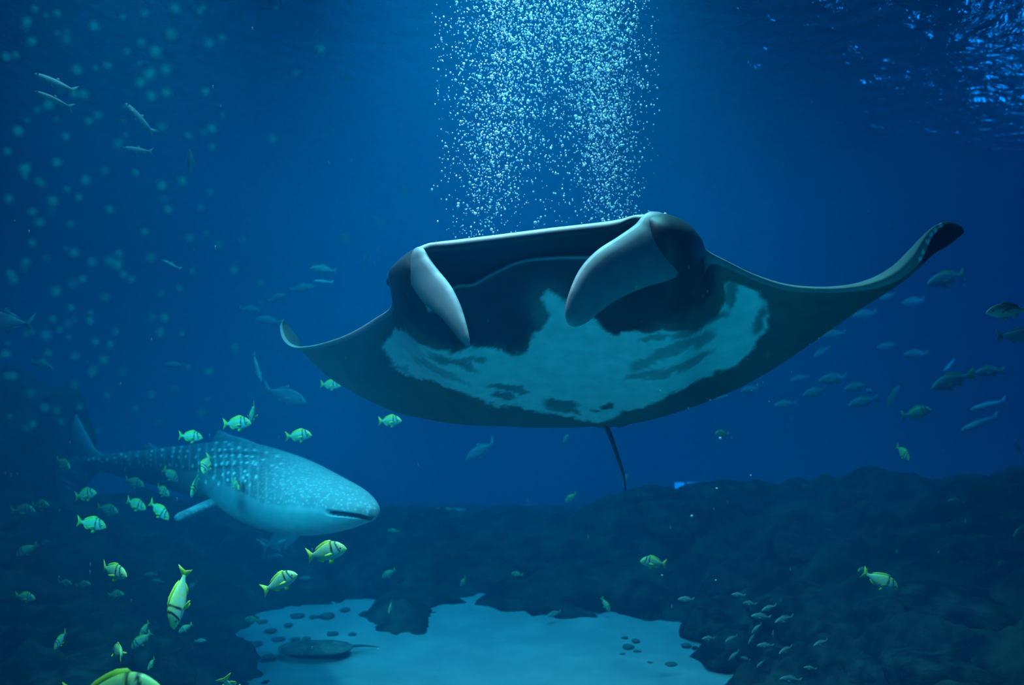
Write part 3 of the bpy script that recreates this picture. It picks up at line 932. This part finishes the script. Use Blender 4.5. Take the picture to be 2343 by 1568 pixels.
def fish_parts(kind, bend):
    k = 'snapper' if kind == 'yellowtail' else kind
    D = FISH[k]
    pr = catmull(np.array(D['prof']), 5)
    n = 20
    rows = []
    for i in range(n):
        a = 2 * math.pi * i / n
        c, s = math.cos(a), math.sin(a)
        cz, h = (pr[:, 1] + pr[:, 2]) / 2, (pr[:, 1] - pr[:, 2]) / 2
        rows.append(np.stack([pr[:, 0], pr[:, 3] * c * (abs(c) ** .15), cz + h * s], 1))
    V = np.array(rows).transpose(1, 0, 2).reshape(-1, 3)
    m = len(pr)
    parts = [('body', V, grid_faces(m, n, True) + [tuple(range(n)), tuple(range((m - 1) * n, m * n))])]
    for nm, key in (('tail_fin', 'tail'), ('dorsal_fin', 'dorsal'), ('anal_fin', 'anal')):
        parts.append((nm, *fin_geo(D[key], .008)))
    wd = np.interp(.2, pr[::-1, 0], pr[::-1, 3])
    for s in (-1, 1):
        parts.append(('pectoral_fin', *fin_geo(D['pec'], .005, (0, s * wd * .97, 0), -s * .55)))
        parts.append(('pelvic_fin', *fin_geo(D['pel'], .005, (0, s * .02, 0), -s * .25)))
    ex = .385 if k != 'mullet' else .42
    ez = .045 if k == 'porkfish' else .025
    ew = np.interp(ex, pr[::-1, 0], pr[::-1, 3])
    bm = bmesh.new()
    bmesh.ops.create_icosphere(bm, subdivisions=2, radius=.021)
    ev = np.array([v.co[:] for v in bm.verts])
    ef = [tuple(v.index for v in f.verts) for f in bm.faces]
    bm.free()
    for s in (-1, 1):
        parts.append(('eye', ev * (1, .5, 1) + np.array([ex, s * ew * .93, ez]), ef))
    out = []
    for nm, v, f in parts:
        if nm == 'eye':
            cc = np.tile(np.array([.01, .01, .012]), (len(v), 1))
        else:
            cc = fish_pigment(k, v, nm if nm == 'body' else 'fin')
            if kind == 'yellowtail' and nm in ('tail_fin', 'dorsal_fin'):
                cc = np.tile(np.array([.62, .60, .10]), (len(v), 1))
        v = v.copy()
        v[:, 1] += bend * np.clip(.15 - v[:, 0], 0, 1) ** 2
        out.append((nm, v, f, cc))
    return out


CACHE = {}


def fish_meshes(kind, bend, joined):
    key = (kind, bend, joined)
    if key not in CACHE:
        parts = fish_parts(kind, bend)
        if joined:
            vs, fs, cs, o = [], [], [], 0
            for nm, v, f, c in parts:
                vs.append(v)
                cs.append(c)
                fs += [tuple(i + o for i in q_) for q_ in f]
                o += len(v)
            parts = [(kind, np.vstack(vs), fs, np.vstack(cs))]
        made = []
        for nm, v, f, c in parts:
            ob = mesh_obj(nm, v, f, M_FISH, None, c)
            made.append((nm, ob.data))
            bpy.data.objects.remove(ob)
        CACHE[key] = made
    return CACHE[key]


def fish(kind, px, py, L, ang, yaw, label, group=None, d=None, bend=0.0, uph='z', name=None):
    """L: full length in pixels if seen side-on; ang: where the head points in the picture plane; yaw: head towards the viewer"""
    base = 'snapper' if kind == 'yellowtail' else kind
    if d is None:
        d = FISH[base]['L'] * F / L
        d = min(max(d, 2.2), 17.5)
    for _ in range(30):
        x_, y_, z_ = P(px, py, d)
        if z_ - reef_z(x_, y_) > .42 * L * d / F + (.3 if px < 520 else .06):
            break
        d *= .97
    length = L * d / F
    a, y = math.radians(ang), math.radians(yaw)
    h = Vector((math.cos(a) * math.cos(y), -math.sin(y), math.sin(a) * math.cos(y)))
    hint = Vector((0, 0, 1)) if uph == 'z' else Vector(uph)
    lat = hint.cross(h)
    if lat.length < 1e-3:
        lat = Vector((0, 1, 0))
    lat.normalize()
    dor = h.cross(lat)
    rot = Matrix((h, lat, dor)).transposed()
    mw = Matrix.Translation(Vector(P(px, py, d))) @ rot.to_4x4() @ Matrix.Scale(length, 4)
    nm = name or {'porkfish': 'porkfish', 'snapper': 'snapper', 'jack': 'jack_fish', 'mullet': 'mullet', 'yellowtail': 'yellowtail_snapper'}[kind]
    joined = L < 40
    ms = fish_meshes(kind, bend, joined)
    if joined:
        root = bpy.data.objects.new(nm, ms[0][1])
        C.objects.link(root)
    else:
        root = bpy.data.objects.new(nm, None)
        root.empty_display_size = .2
        C.objects.link(root)
        for pn, me in ms:
            o = bpy.data.objects.new(pn, me)
            C.objects.link(o)
            o.parent = root
    root.matrix_world = mw
    cat = 'fish'
    tag(root, label, cat, group)
    return root


G1 = 'yellow finned porkfish around the whale shark'
G2 = 'bright porkfish in the lower left'
PF = [  # px, py, L, ang, yaw, depth, label, bend, up
    (262, 1598, 250, 8, 8, 4.0, 'largest porkfish with striped back cut off by the bottom edge', G2, 0, 'z'),
    (745, 1266, 106, 14, 12, 5.4, 'bright porkfish with two black head bars just under the shark chin', G2, .25, 'z'),
    (642, 1333, 92, 26, 10, 5.6, 'bright porkfish climbing below and left of the one under the chin', G2, -.25, 'z'),
    (258, 1309, 90, -8, 25, 5.6, 'porkfish with humped back and curled yellow tail over the dark left reef', G2, .3, 'z'),
    (411, 1368, 140, -92, 28, 4.8, 'porkfish diving head down with both yellow side fins spread', G2, 0, (-.35, -1, .2)),
    (274, 1495, 92, -165, -50, 5.4, 'porkfish turned away showing its wide yellow tail at bottom left', G2, .3, 'z'),
    (527, 1578, 100, -80, -35, 5.2, 'porkfish diving out of the bottom edge with forked tail up', G2, 0, (-.8, -.5, 0)),
    (436, 1000, 62, -5, 12, 7.6, 'porkfish above the spotted back just behind the dorsal fin of the shark', G1, 0, 'z'),
    (683, 998, 66, 4, 12, 7.4, 'porkfish hovering above the shoulder of the shark', G1, 0, 'z'),
    (892, 964, 60, 2, 20, 8.0, 'porkfish just under the left wing of the manta', G1, 0, 'z'),
    (756, 881, 54, -4, 20, 8.6, 'porkfish beside the tapering left wing edge of the manta', G1, 0, 'z'),
    (542, 970, 74, 2, 15, 7.2, 'plump porkfish above the dorsal fin with another fish across its head', G1, 0, 'z'),
    (578, 946, 66, -115, -42, 6.9, 'porkfish turned away with raised tail in front of the plump one', G1, 0, 'z'),
    (144, 1062, 58, -22, 30, 8.6, 'porkfish in front of the upper tail of the shark', G1, 0, 'z'),
    (307, 1105, 54, -16, 15, 9.2, 'porkfish under the narrow rear body of the shark', G1, 0, 'z'),
    (371, 1124, 54, -22, 30, 8.8, 'porkfish with bright yellow tail left of the small far side fin', G1, .3, 'z'),
    (196, 1133, 66, 10, 20, 8.0, 'porkfish overlapping the lower tail lobe of the shark', G1, 0, 'z'),
    (246, 1167, 58, -10, 15, 8.8, 'porkfish right of and below the tail lobe of the shark', G1, 0, 'z'),
    (209, 1200, 78, -9, 12, 6.9, 'lowest porkfish of the cluster below the shark tail', G1, 0, 'z'),
    (310, 1155, 62, -18, 18, 8.0, 'porkfish with raised tail in the middle of the cluster', G1, .2, 'z'),
    (364, 1169, 68, -36, 18, 7.6, 'porkfish pointing steeply down at the right of the cluster', G1, 0, 'z'),
    (92, 1157, 52, 4, 20, 8.6, 'pale headed porkfish at the left edge overlapping a dimmer one', G1, 0, 'z'),
    (52, 1171, 70, 2, 15, 9.2, 'dim porkfish farthest left, partly behind a paler one', G1, 0, 'z'),
    (62, 1259, 50, -150, 25, 8.6, 'small olive porkfish facing left near the left edge', G2, 0, 'z'),
    (57, 1367, 54, -6, 12, 10.5, 'dull porkfish alone near the left edge above the dark reef', G2, 0, 'z'),
    (473, 1063, 62, -85, 55, 7.6, 'yellow porkfish seen head on across the spotted flank', G1, 0, (-.6, -.6, .6)),
    (447, 1108, 66, -95, 35, 7.6, 'yellow porkfish diving with spread fins below the spotted flank', G1, 0, (.1, -1, .2)),
    (390, 1087, 52, -60, -40, 8.6, 'faint porkfish with yellow tail against the pale rear flank', G1, 0, 'z'),
    (538, 1110, 48, -30, 45, 8.0, 'faint olive porkfish against the shark behind its gills', G1, 0, 'z'),
    (138, 1466, 56, -95, 62, 8.5, 'narrow porkfish seen front on over the left reef', G2, 0, 'z'),
    (324, 1466, 54, -140, 20, 9.5, 'grey green porkfish nosing down beside the wide tailed one', G2, 0, 'z'),
    (331, 1440, 40, -110, 45, 10, 'slim dim porkfish directly above a nosing down one', G2, 0, 'z'),
    (529, 1490, 44, 20, 70, 10, 'oval front facing porkfish above the round dark rock', G2, 0, 'z'),
    (425, 1438, 34, -150, 30, 11.5, 'small pale porkfish just below the diving one', G2, 0, 'z'),
    (346, 1520, 36, -100, 60, 10.5, 'thin dim porkfish over the reef near the bottom edge', G2, 0, 'z'),
    (1495, 1288, 64, 172, 10, 8.2, 'porkfish facing left over the middle of the dark reef', None, 0, 'z'),
    (2014, 1330, 84, -24, 20, 6.8, 'yellow tailed porkfish pointing down over the right hand reef', None, .2, 'z'),
    (2066, 1037, 56, -70, 58, 8.0, 'bright green porkfish seen edge on under the right wing', None, 0, 'z'),
    (1307, 1139, 34, -145, 20, 11.5, 'small porkfish facing left beside the tail of the manta', None, 0, 'z'),
    (1183, 1315, 28, 170, 15, 13, 'tiny porkfish in the dark water behind the sand', None, 0, 'z'),
    (890, 1313, 36, -150, 15, 12, 'small pale porkfish pointing down left of centre', None, 0, 'z'),
    (893, 1390, 32, -100, 50, 12, 'small upright porkfish in the notch at the back of the sand', None, 0, 'z'),
    (1385, 1383, 36, -60, 20, 11.5, 'small porkfish nosing down at the back of the sand patch', None, 0, 'z'),
    (1060, 1331, 26, -120, 20, 13, 'tiny slanting fish above the peak of the sand', None, 0, 'z'),
    (900, 1217, 28, 175, 15, 13, 'tiny pale fish right of the shark chin', None, 0, 'z'),
    (1027, 1166, 20, 170, 40, 14, 'faint speck of a fish right of the shark snout', None, 0, 'z'),
    (578, 1419, 34, 170, 15, 11, 'pale porkfish at the left end of the dim sand', None, 0, 'z'),
    (1295, 1004, 24, 60, 30, 13, 'faint olive fish just below the rear edge of the manta', None, 0, 'z'),
    (1652, 993, 36, 175, 20, 11, 'olive porkfish under the right wing beside a bubble', None, 0, 'z'),
    (702, 1512, 40, -165, 15, 9.2, 'olive porkfish low over the sand by the ray', None, 0, 'z'),
    (1975, 1306, 34, 180, 25, 10, 'small pale fish half behind the yellow tailed one on the right', None, 0, 'z'),
    (265, 1362, 44, 8, 15, 11, 'dim porkfish under the hump backed one', G2, 0, 'z'),
    (190, 1340, 42, 12, 15, 11.5, 'dim porkfish left of and below the hump backed one', G2, 0, 'z'),
    (148, 1335, 38, -4, 15, 11.5, 'dim porkfish trailing behind two others over the left reef', G2, 0, 'z'),
    (2097, 946, 66, 12, 10, 11.0, 'olive porkfish below the school on the right', None, 0, 'z'),
]
for px, py, L, ang, yaw, d, lab, g, bend, uph in PF:
    fish('porkfish', px, py, L, ang, yaw, lab, g, d, bend, uph)

G3 = 'school of grey fish under the right wing'
G4 = 'silvery slender fish in the upper left'
G5 = 'faint grey fish in the left background'
G6 = 'pale fish schooling low over the right reef'
OT = [
    ('snapper', 2306, 712, 116, -176, 12, 5.0, 'bright silvery snapper cut off by the right edge', None),
    ('snapper', 2336, 768, 110, 0, 10, 8.5, 'dull green snapper cut off by the right edge, below a silvery one', None),
    ('yellowtail', 2168, 638, 108, -166, 10, 11, 'grey fish with thin yellow tail just right of the curled wing tip', G3),
    ('snapper', 2092, 690, 64, -170, 10, 15, 'faint grey fish under the first yellow tailed one', G3),
    ('snapper', 2030, 679, 40, -160, 10, 16, 'faint small fish touching the edge of the right wing', G3),
    ('snapper', 1980, 720, 68, -170, 10, 14.5, 'faint grey fish close below the thin outer right wing', G3),
    ('snapper', 1908, 766, 64, -172, 10, 14.5, 'faint grey fish against the lower edge of the right wing', G3),
    ('snapper', 1880, 806, 52, -150, 20, 14.5, 'faint deep bodied fish below the trailing edge bubbles', G3),
    ('snapper', 2026, 792, 44, -168, 10, 16, 'very faint fish in the open water amid the school', G3),
    ('snapper', 2096, 811, 64, -176, 8, 14, 'grey fish swimming level left of the yellow tailed pair', G3),
    ('yellowtail', 2178, 872, 112, -162, 12, 9.5, 'largest yellow tailed snapper swimming down among the school', G3),
    ('yellowtail', 2266, 851, 76, -176, 10, 11.5, 'yellow tailed snapper right of the largest one', G3),
    ('snapper', 1830, 867, 48, -168, 12, 14.5, 'faint fish first in the lower row of the school', G3),
    ('snapper', 1908, 868, 80, -172, 10, 12.5, 'long grey fish in the middle row of the school', G3),
    ('snapper', 1866, 898, 68, -166, 10, 12.5, 'grey fish below and left of the long one in the middle row', G3),
    ('snapper', 1958, 886, 62, -168, 10, 12.5, 'grey fish right of the long one in the middle row', G3),
    ('snapper', 1991, 895, 42, -178, 45, 11, 'small bright fish turned towards the viewer within the school', G3),
    ('snapper', 2046, 903, 68, -122, 15, 13, 'faint fish heading steeply down in the school', G3),
    ('snapper', 1974, 920, 74, -166, 10, 12, 'grey fish lowest in the centre of the school', G3),
    ('snapper', 1798, 926, 58, -176, 15, 13, 'grey fish alone at the lower left of the school', G3),
    ('snapper', 1716, 892, 50, -170, 15, 14, 'faint fish under the wing with bubbles before it', G3),
    ('snapper', 1652, 910, 44, -165, 15, 15, 'faint fish nearest the rear body of the manta', G3),
    ('mullet', 2172, 836, 44, -135, 10, 15, 'slim fish slanting above the largest yellow tail', G3),
    ('mullet', 2262, 927, 90, -166, 5, 13, 'long slim pale fish low on the right, the upper of two', G3),
    ('mullet', 2240, 968, 92, -158, 5, 13, 'long slim pale fish low on the right, the lower of two', G3),
    ('snapper', 2330, 1024, 44, 120, 15, 13, 'blue fish at the right edge level with the bright green porkfish', None),
    ('snapper', 1810, 1556, 56, 172, 10, 7.6, 'pale whitish fish at the bottom edge in front of the right reef', None),
    ('snapper', 2338, 1212, 60, -150, 20, 7.8, 'pale fish half out of the right edge above the reef', None),
    ('mullet', 130, 191, 106, 157, 5, 7.0, 'upper of two slender silvery fish at top left', G4),
    ('mullet', 124, 229, 94, 157, 5, 6.2, 'brighter lower one of two slender silvery fish at top left', G4),
    ('mullet', 320, 271, 92, 133, 5, 7.4, 'slender fish slanting steeply with nose up', G4),
    ('mullet', 317, 343, 70, 172, 5, 8.4, 'small slender fish swimming level with forked tail', G4),
    ('snapper', 436, 376, 74, 80, 35, 8.0, 'roundish fish facing the viewer right of the slender ones', None),
    ('snapper', 415, 418, 40, 70, 40, 12, 'blurred olive fish below the round faced one', None),
    ('jack', 652, 904, 108, -18, 10, 10.5, 'grey jack with forked tail left of the manta wing', G5),
    ('jack', 14, 735, 130, 174, 10, 9.0, 'large dim jack leaving past the left edge with thin forked tail', G5),
    ('snapper', 95, 836, 64, -14, 15, 12, 'faint bluish fish near the left edge at mid height', G5),
    ('mullet', 392, 606, 48, 150, 30, 11, 'small pale slanted fish in open water left of the manta', G5),
    ('mullet', 588, 840, 74, -70, 15, 10, 'pale curved slender fish below the left wing tip', G5),
    ('snapper', 740, 618, 62, 175, 25, 12, 'dim fish with a bright spot left of the manta head', G5),
    ('mullet', 740, 645, 46, 176, 10, 11.5, 'bright edged fish just under the dim spotted one', G5),
    ('snapper', 690, 661, 64, 6, 15, 15, 'faint fish left of the bright edged pair', G5),
    ('snapper', 631, 683, 52, 18, 15, 15, 'very faint fish above the left wing tip', G5),
    ('snapper', 570, 709, 56, -6, 20, 15, 'very faint oval fish left of the wing tip', G5),
    ('snapper', 616, 735, 64, 174, 10, 16, 'very faint long fish touching the left wing tip', G5),
    ('snapper', 400, 836, 46, 178, 15, 15, 'very faint fish in open water above the shark', G5),
    ('snapper', 862, 585, 50, 70, 35, 15, 'faint upright fish left of the manta eye', G5),
    ('snapper', 836, 596, 50, 65, 35, 15.5, 'faint upright fish, second left of the manta eye', G5),
    ('jack', 1100, 1031, 84, -150, 25, 13, 'large pale blurred fish below the belly of the manta', None),
    ('snapper', 600, 1240, 36, 0, 15, 12, 'pale fish under the shark body, upper of two', G5),
    ('snapper', 630, 1274, 38, 6, 15, 11.5, 'pale fish under the shark body, lower of two', G5),
    ('snapper', 698, 1323, 28, 5, 15, 12.5, 'faint fish just right of the climbing porkfish', G5),
    ('snapper', 345, 1315, 30, 175, 15, 12, 'faint fish right of the hump backed porkfish, the upper', G5),
    ('snapper', 362, 1330, 30, 170, 15, 12, 'faint fish right of the hump backed porkfish, the lower', G5),
    ('snapper', 100, 1245, 38, 30, 30, 9, 'bluish fish close right of the small olive porkfish', G5),
    ('snapper', 436, 1345, 44, 40, 30, 9, 'blue fish half behind the diving porkfish', G5),
    ('snapper', 458, 1467, 32, 10, 15, 10.5, 'small blue fish right of the nosing down porkfish', G5),
    ('jack', 640, 1238, 130, 24, 25, 10.4, 'large dim grey fish partly hidden under the shark chin', G5),
    ('snapper', 1268, 1405, 40, -170, 30, 11.0, 'pale fish resting at the back edge of the sand', None),
    ('snapper', 2190, 1150, 54, 170, 20, 10.5, 'dim blue fish above the right reef ridge', None),
    ('snapper', 1430, 1100, 34, 75, 15, 13, 'faint upright fish right by the tip of the manta tail', None),
    ('snapper', 2198, 1258, 40, -170, 20, 9.0, 'dim olive fish over the far right reef', None),
]
for kind, px, py, L, ang, yaw, d, lab, g in OT:
    d *= 1.14 if g == G3 else 1
    fish(kind, px, py, L, ang, yaw, lab, g, d, R.choice([0, 0, .25, -.25]))

# pale fish over the lower right reef; each is placed by where it sits among the others
SCH = [(1570, 1372, 40, 178, 'first pale fish left of the school over the reef'), (1742, 1412, 52, 172, 'long pale fish leading the lower school'), (1795, 1418, 56, -172, 'long pale fish second in the lower school'), (1716, 1382, 38, 170, 'small pale fish above the leading long one'),
       (1760, 1392, 40, -165, 'small pale fish above the gap between the long ones'), (1732, 1438, 34, -140, 'pale fish slanting below the leading long one'), (1770, 1455, 34, 100, 'thin pale fish turned upright in the lower school'), (1752, 1478, 42, 176, 'pale fish in the second row of the lower school'),
       (1798, 1488, 44, -165, 'pale fish right of the second row in the lower school'), (1622, 1462, 38, 172, 'pale fish nearest the right end of the sand'), (1674, 1462, 36, -160, 'pale fish second from the right end of the sand'), (1680, 1500, 34, -145, 'pale fish slanting over the reef foot'),
       (1720, 1462, 32, -130, 'pale fish between the second row and the sand'), (1706, 1508, 26, 160, 'small pale fish above the whitish bottom one'), (1740, 1520, 26, -150, 'small pale fish lowest in the lower school'), (1878, 1472, 40, -165, 'pale fish trailing behind the lower school'), (1690, 1362, 34, 174, 'small pale fish highest in the lower school'),
       (1854, 1530, 32, 170, 'small pale fish right of the whitish bottom one')]
for px, py, L, ang, lab in SCH:
    fish('snapper', px, py, L, ang, R.uniform(5, 30), lab, G6, R.uniform(7.6, 8.4))

# a flat ray lying on the sand
xr, yr = ground(722, 1498)
rayo = empty('stingray', 'dark flat ray lying on the dim left part of the sand', 'ray', (xr, yr, FLOOR + .04))
n, rings = 40, 8
vs, fs = [], []
for s in (1, -1):
    for r in range(rings + 1):
        t = r / rings
        for i in range(n):
            a = 2 * math.pi * i / n
            rad = .22 + .16 * abs(math.cos(a)) ** 2.2
            vs.append((rad * t * math.cos(a), rad * .95 * t * math.sin(a), s * (.055 * (1 - t ** 2) + .004) + .03))
nn = n * (rings + 1)
fs = grid_faces(rings + 1, n, True) + [tuple(i + nn for i in reversed(f)) for f in grid_faces(rings + 1, n, True)]
fs += [(rings * n + i, rings * n + (i + 1) % n, nn + rings * n + (i + 1) % n, nn + rings * n + i) for i in range(n)]
o = mesh_obj('body', vs, fs, M_PEBBLE)
o.parent = rayo
vs = []
for i in range(13):
    t = i / 12
    for j in range(8):
        a = 2 * math.pi * j / 8
        r = .022 * (1 - .85 * t)
        vs.append((.25 + .4 * t, .06 * math.sin(3 * t) + r * math.cos(a), .03 + r * math.sin(a)))
o = mesh_obj('tail', vs, grid_faces(13, 8, True), M_PEBBLE)
o.parent = rayo

# ------------------------------------------------------------------ far viewing window behind the reef
M_GLASS_LIT, nt, b = material('lit_blue_window')
b.inputs['Base Color'].default_value = (0.0, 0.1, 0.4, 1)
b.inputs['Emission Color'].default_value = (0.02, 0.30, 1.0, 1)
b.inputs['Emission Strength'].default_value = 1.5
for i, (x0, x1, lab) in enumerate([(1546, 1566, ''), (1574, 1612, '')]):
    a, c = P(x0, 1106, 18), P(x1, 1124, 18)
    vs = [(a[0], 18, c[2]), (c[0], 18, c[2]), (c[0], 18, a[2]), (a[0], 18, a[2]), (a[0], 18.1, c[2]), (c[0], 18.1, c[2]), (c[0], 18.1, a[2]), (a[0], 18.1, a[2])]
    tag(mesh_obj('lamp', vs, [(0, 1, 2, 3), (4, 5, 6, 7), (0, 1, 5, 4), (1, 2, 6, 5), (2, 3, 7, 6), (3, 0, 4, 7)], M_GLASS_LIT, smooth=False),
        ['small square blue lamp glowing low behind the reef ridge', 'wider blue lamp glowing behind the reef ridge, right of the square one'][i], 'lamp')

# ------------------------------------------------------------------ bubbles
def bub_mesh(sub, mat):
    bm = bmesh.new()
    bmesh.ops.create_icosphere(bm, subdivisions=sub, radius=1.0)
    for v in bm.verts:
        v.co.z *= .86
    me = bpy.data.meshes.new('bubble')
    bm.to_mesh(me)
    bm.free()
    me.polygons.foreach_set('use_smooth', [True] * len(me.polygons))
    me.materials.append(mat)
    return me


BUB, BUB_SOFT = bub_mesh(2, M_BUB), bub_mesh(2, M_SOFT)


def bubble(px, py, d, r_px, label, group, me=None):
    o = bpy.data.objects.new('bubble', me or BUB)
    C.objects.link(o)
    o.location = P(px, py, d)
    r = r_px * d / F
    o.scale = (r, r, r * R.uniform(.9, 1.15))
    tag(o, label, 'bubble', group)
    return o


def plume(y):
    """left and right strands of the rising column and their spread at image height y"""
    t = (540 - y) / 560
    return [(1100 + 85 * t, 38 + 42 * t), (1395 - 30 * t, 34 + 26 * t)]


small = []
N_B = 9000
for i in range(N_B):
    y = 540 - 600 * R.random() ** .58 if R.random() < .85 else R.uniform(-60, 545)
    (a, sa), (b_, sb) = plume(y)
    r = R.random()
    if r < .40:
        x = R.gauss(a, sa)
    elif r < .86:
        x = R.gauss(b_, sb)
    else:
        x = R.gauss(1255, 90)
    if not (985 < x < 1510):
        continue
    top_edge = np.interp(x, [960, 1100, 1440, 1500], [560, 545, 498, 485])
    if y > top_edge + 5:
        continue
    s = min(4.4, max(.8, R.lognormvariate(.30, .40)))
    small.append((x, y, R.uniform(5.4, 7.6), s))
small.sort(key=lambda b: -b[3])
LB = 'bright round bubble large enough to pick out in the column above the manta'
for x, y, d, s in small[:110]:
    bubble(x, y, d, s, LB, 'larger bubbles rising above the manta')
bm = bmesh.new()
bmesh.ops.create_icosphere(bm, subdivisions=1, radius=1.0)
bv_ = np.array([v.co[:] for v in bm.verts])
bf_ = np.array([[v.index for v in f.verts] for f in bm.faces])
bm.free()
vs, fs = [], []
for k_, (x, y, d, s) in enumerate(small[110:]):
    r = s * d / F
    vs.append(bv_ * r * np.array([1, 1, R.uniform(.8, 1.25)]) + P(x, y, d))
    fs.append(bf_ + k_ * len(bv_))
o = mesh_obj('bubble_cloud', np.vstack(vs), np.vstack(fs), M_BUB)
tag(o, 'dense column of tiny white bubbles rising above the manta', 'bubbles', kind='stuff')

# soft near bubbles on the left, out of focus
NEAR = [(478, 100, 11), (507, 86, 9), (14, 130, 12), (72, 95, 15), (280, 38, 9), (290, 118, 12), (355, 118, 16), (390, 78, 18), (340, 172, 17), (378, 160, 15), (345, 220, 15), (380, 212, 14), (320, 190, 17), (470, 210, 12), (202, 277, 11), (175, 160, 15), (287, 308, 8), (485, 336, 9), (484, 295, 14),
        (150, 312, 10), (130, 372, 14), (55, 388, 16), (195, 412, 12), (180, 452, 10), (20, 455, 11), (375, 455, 7), (370, 425, 14), (480, 440, 7), (458, 476, 8), (434, 545, 11), (471, 535, 7), (73, 556, 10), (416, 415, 12), (430, 310, 10), (240, 390, 9), (310, 395, 10), (455, 25, 11), (733, 113, 14), (623, 318, 11),
        (924, 438, 9), (865, 508, 10), (595, 649, 7), (596, 691, 6), (640, 816, 6), (368, 673, 7), (348, 727, 7), (410, 660, 9), (416, 763, 7), (376, 727, 12), (265, 760, 9), (218, 782, 12), (252, 788, 10), (104, 768, 12), (110, 808, 12), (155, 742, 8), (188, 640, 11), (165, 650, 8), (280, 853, 8), (475, 914, 7),
        (573, 905, 6), (460, 945, 9), (362, 965, 7), (215, 845, 10), (345, 590, 11), (272, 580, 13), (535, 618, 10), (120, 730, 10), (30, 640, 12), (60, 600, 11), (210, 600, 12), (240, 680, 10), (300, 640, 9), (500, 560, 9), (440, 620, 8), (330, 530, 10), (120, 460, 13), (90, 510, 12), (250, 480, 11), (40, 300, 14), (110, 240, 14),
        (170, 215, 14), (245, 150, 12), (215, 60, 13), (130, 30, 13), (330, 30, 11), (400, 20, 12), (30, 860, 10), (70, 900, 9), (170, 880, 9), (245, 905, 8), (310, 935, 8), (400, 890, 8), (430, 840, 7), (130, 940, 9), (60, 980, 8)]
LN = 'soft out of focus bubble among many strewn over the left side'
for k_ in range(75):
    NEAR.append((abs(R.gauss(0, 240)), R.uniform(0, 1000), R.uniform(6, 13)))
OWN = {(478, 100): 'blurred bubble, left one of the close pair at upper left', (507, 86): 'blurred bubble, right one of the close pair at upper left', (733, 113): 'large faint blurred bubble alone under the rippled surface',
       (623, 318): 'blurred bubble alone in open water between slender fish and bubble column', (924, 438): 'oval blurred bubble above the left head corner of the manta', (865, 508): 'faint oval bubble left of the manta head and above its eye',
       (595, 649): 'small brightest bubble above the left wing tip', (596, 691): 'small bubble straight under the brightest one near the wing tip', (640, 816): 'small bubble just under the curled left wing tip', (573, 905): 'small bubble left of the grey jack',
       (535, 618): 'faint bubble left of the brightest one in open water', (475, 914): 'blurred bubble above the porkfish over the spotted back', (434, 545): 'round blurred bubble beside a smaller one in open water', (471, 535): 'smaller bubble right of a round blurred one in open water',
       (73, 556): 'crisp bubble near the left edge at mid height', (14, 130): 'blurred bubble nearest the left edge, level with the upper slender fish', (202, 277): 'blurred bubble left of the steeply slanting slender fish', (287, 308): 'small bubble between the two right hand slender fish',
       (485, 336): 'blurred bubble right of the round faced fish', (288 - 1, 308): 'small bubble between the two right hand slender fish'}
for x, y, r in NEAR:
    d = R.uniform(1.7, 2.5)
    own = OWN.get((x, y))
    bright = (x, y) == (595, 649)
    bubble(x, y, d, r * R.uniform(.7, .9), own or LN, None if own else 'blurred bubbles close by on the left', BUB if bright else BUB_SOFT)
for x, y, r, lab in [(1648, 1003, 3.2, 'bubble just under the small olive porkfish'), (1874, 774, 2.6, 'bright bubble on the rear edge of the right wing'), (1853, 788, 2.0, 'bubble second along the rear edge of the right wing'), (1733, 880, 2.4, 'upper bubble of the pair behind the right wing'), (1746, 875, 2.0, 'bubble beside the upper one behind the right wing'),
                     (1720, 893, 2.0, 'bubble lowest of the trio behind the right wing'), (1760, 918, 3.0, 'lone bright bubble below the right wing'), (1625, 915, 2.4, 'bubble on the rear edge near the back of the manta'), (1575, 934, 2.6, 'bubble on the rear edge right of the tail root'), (1583, 1181, 3.2, 'bright bubble before the dark reef ridge'),
                     (1640, 1118, 2.6, 'bubble at the top of the reef ridge'), (1515, 1317, 2.6, 'bubble under the left facing porkfish on the reef'), (1638, 1328, 2.4, 'bubble low before the middle of the reef'), (1522, 491, 4.6, 'white bubble sitting on the brow of the manta'), (1811, 850, 2.0, 'small bubble right of the rear wing edge'), (1718, 1088, 2.0, 'small bubble above the reef ridge')]:
    bubble(x, y, 5.6 if y < 950 and x > 1515 else 7, r, lab, None)

# fine drifting specks
vs, fs = [], []
for k_ in range(150):
    x, y, d = R.uniform(0, 2343), R.uniform(0, 1500), R.uniform(2.6, 4.4)
    r = .55 * d / F
    vs.append(bv_ * np.array([r, r, r * R.uniform(5, 10)]) + P(x, y, d))
    fs.append(bf_ + k_ * len(bv_))
o = mesh_obj('drifting_specks', np.vstack(vs), np.vstack(fs), M_BUB)
tag(o, 'thin pale specks drifting all through the water', 'specks', kind='stuff')
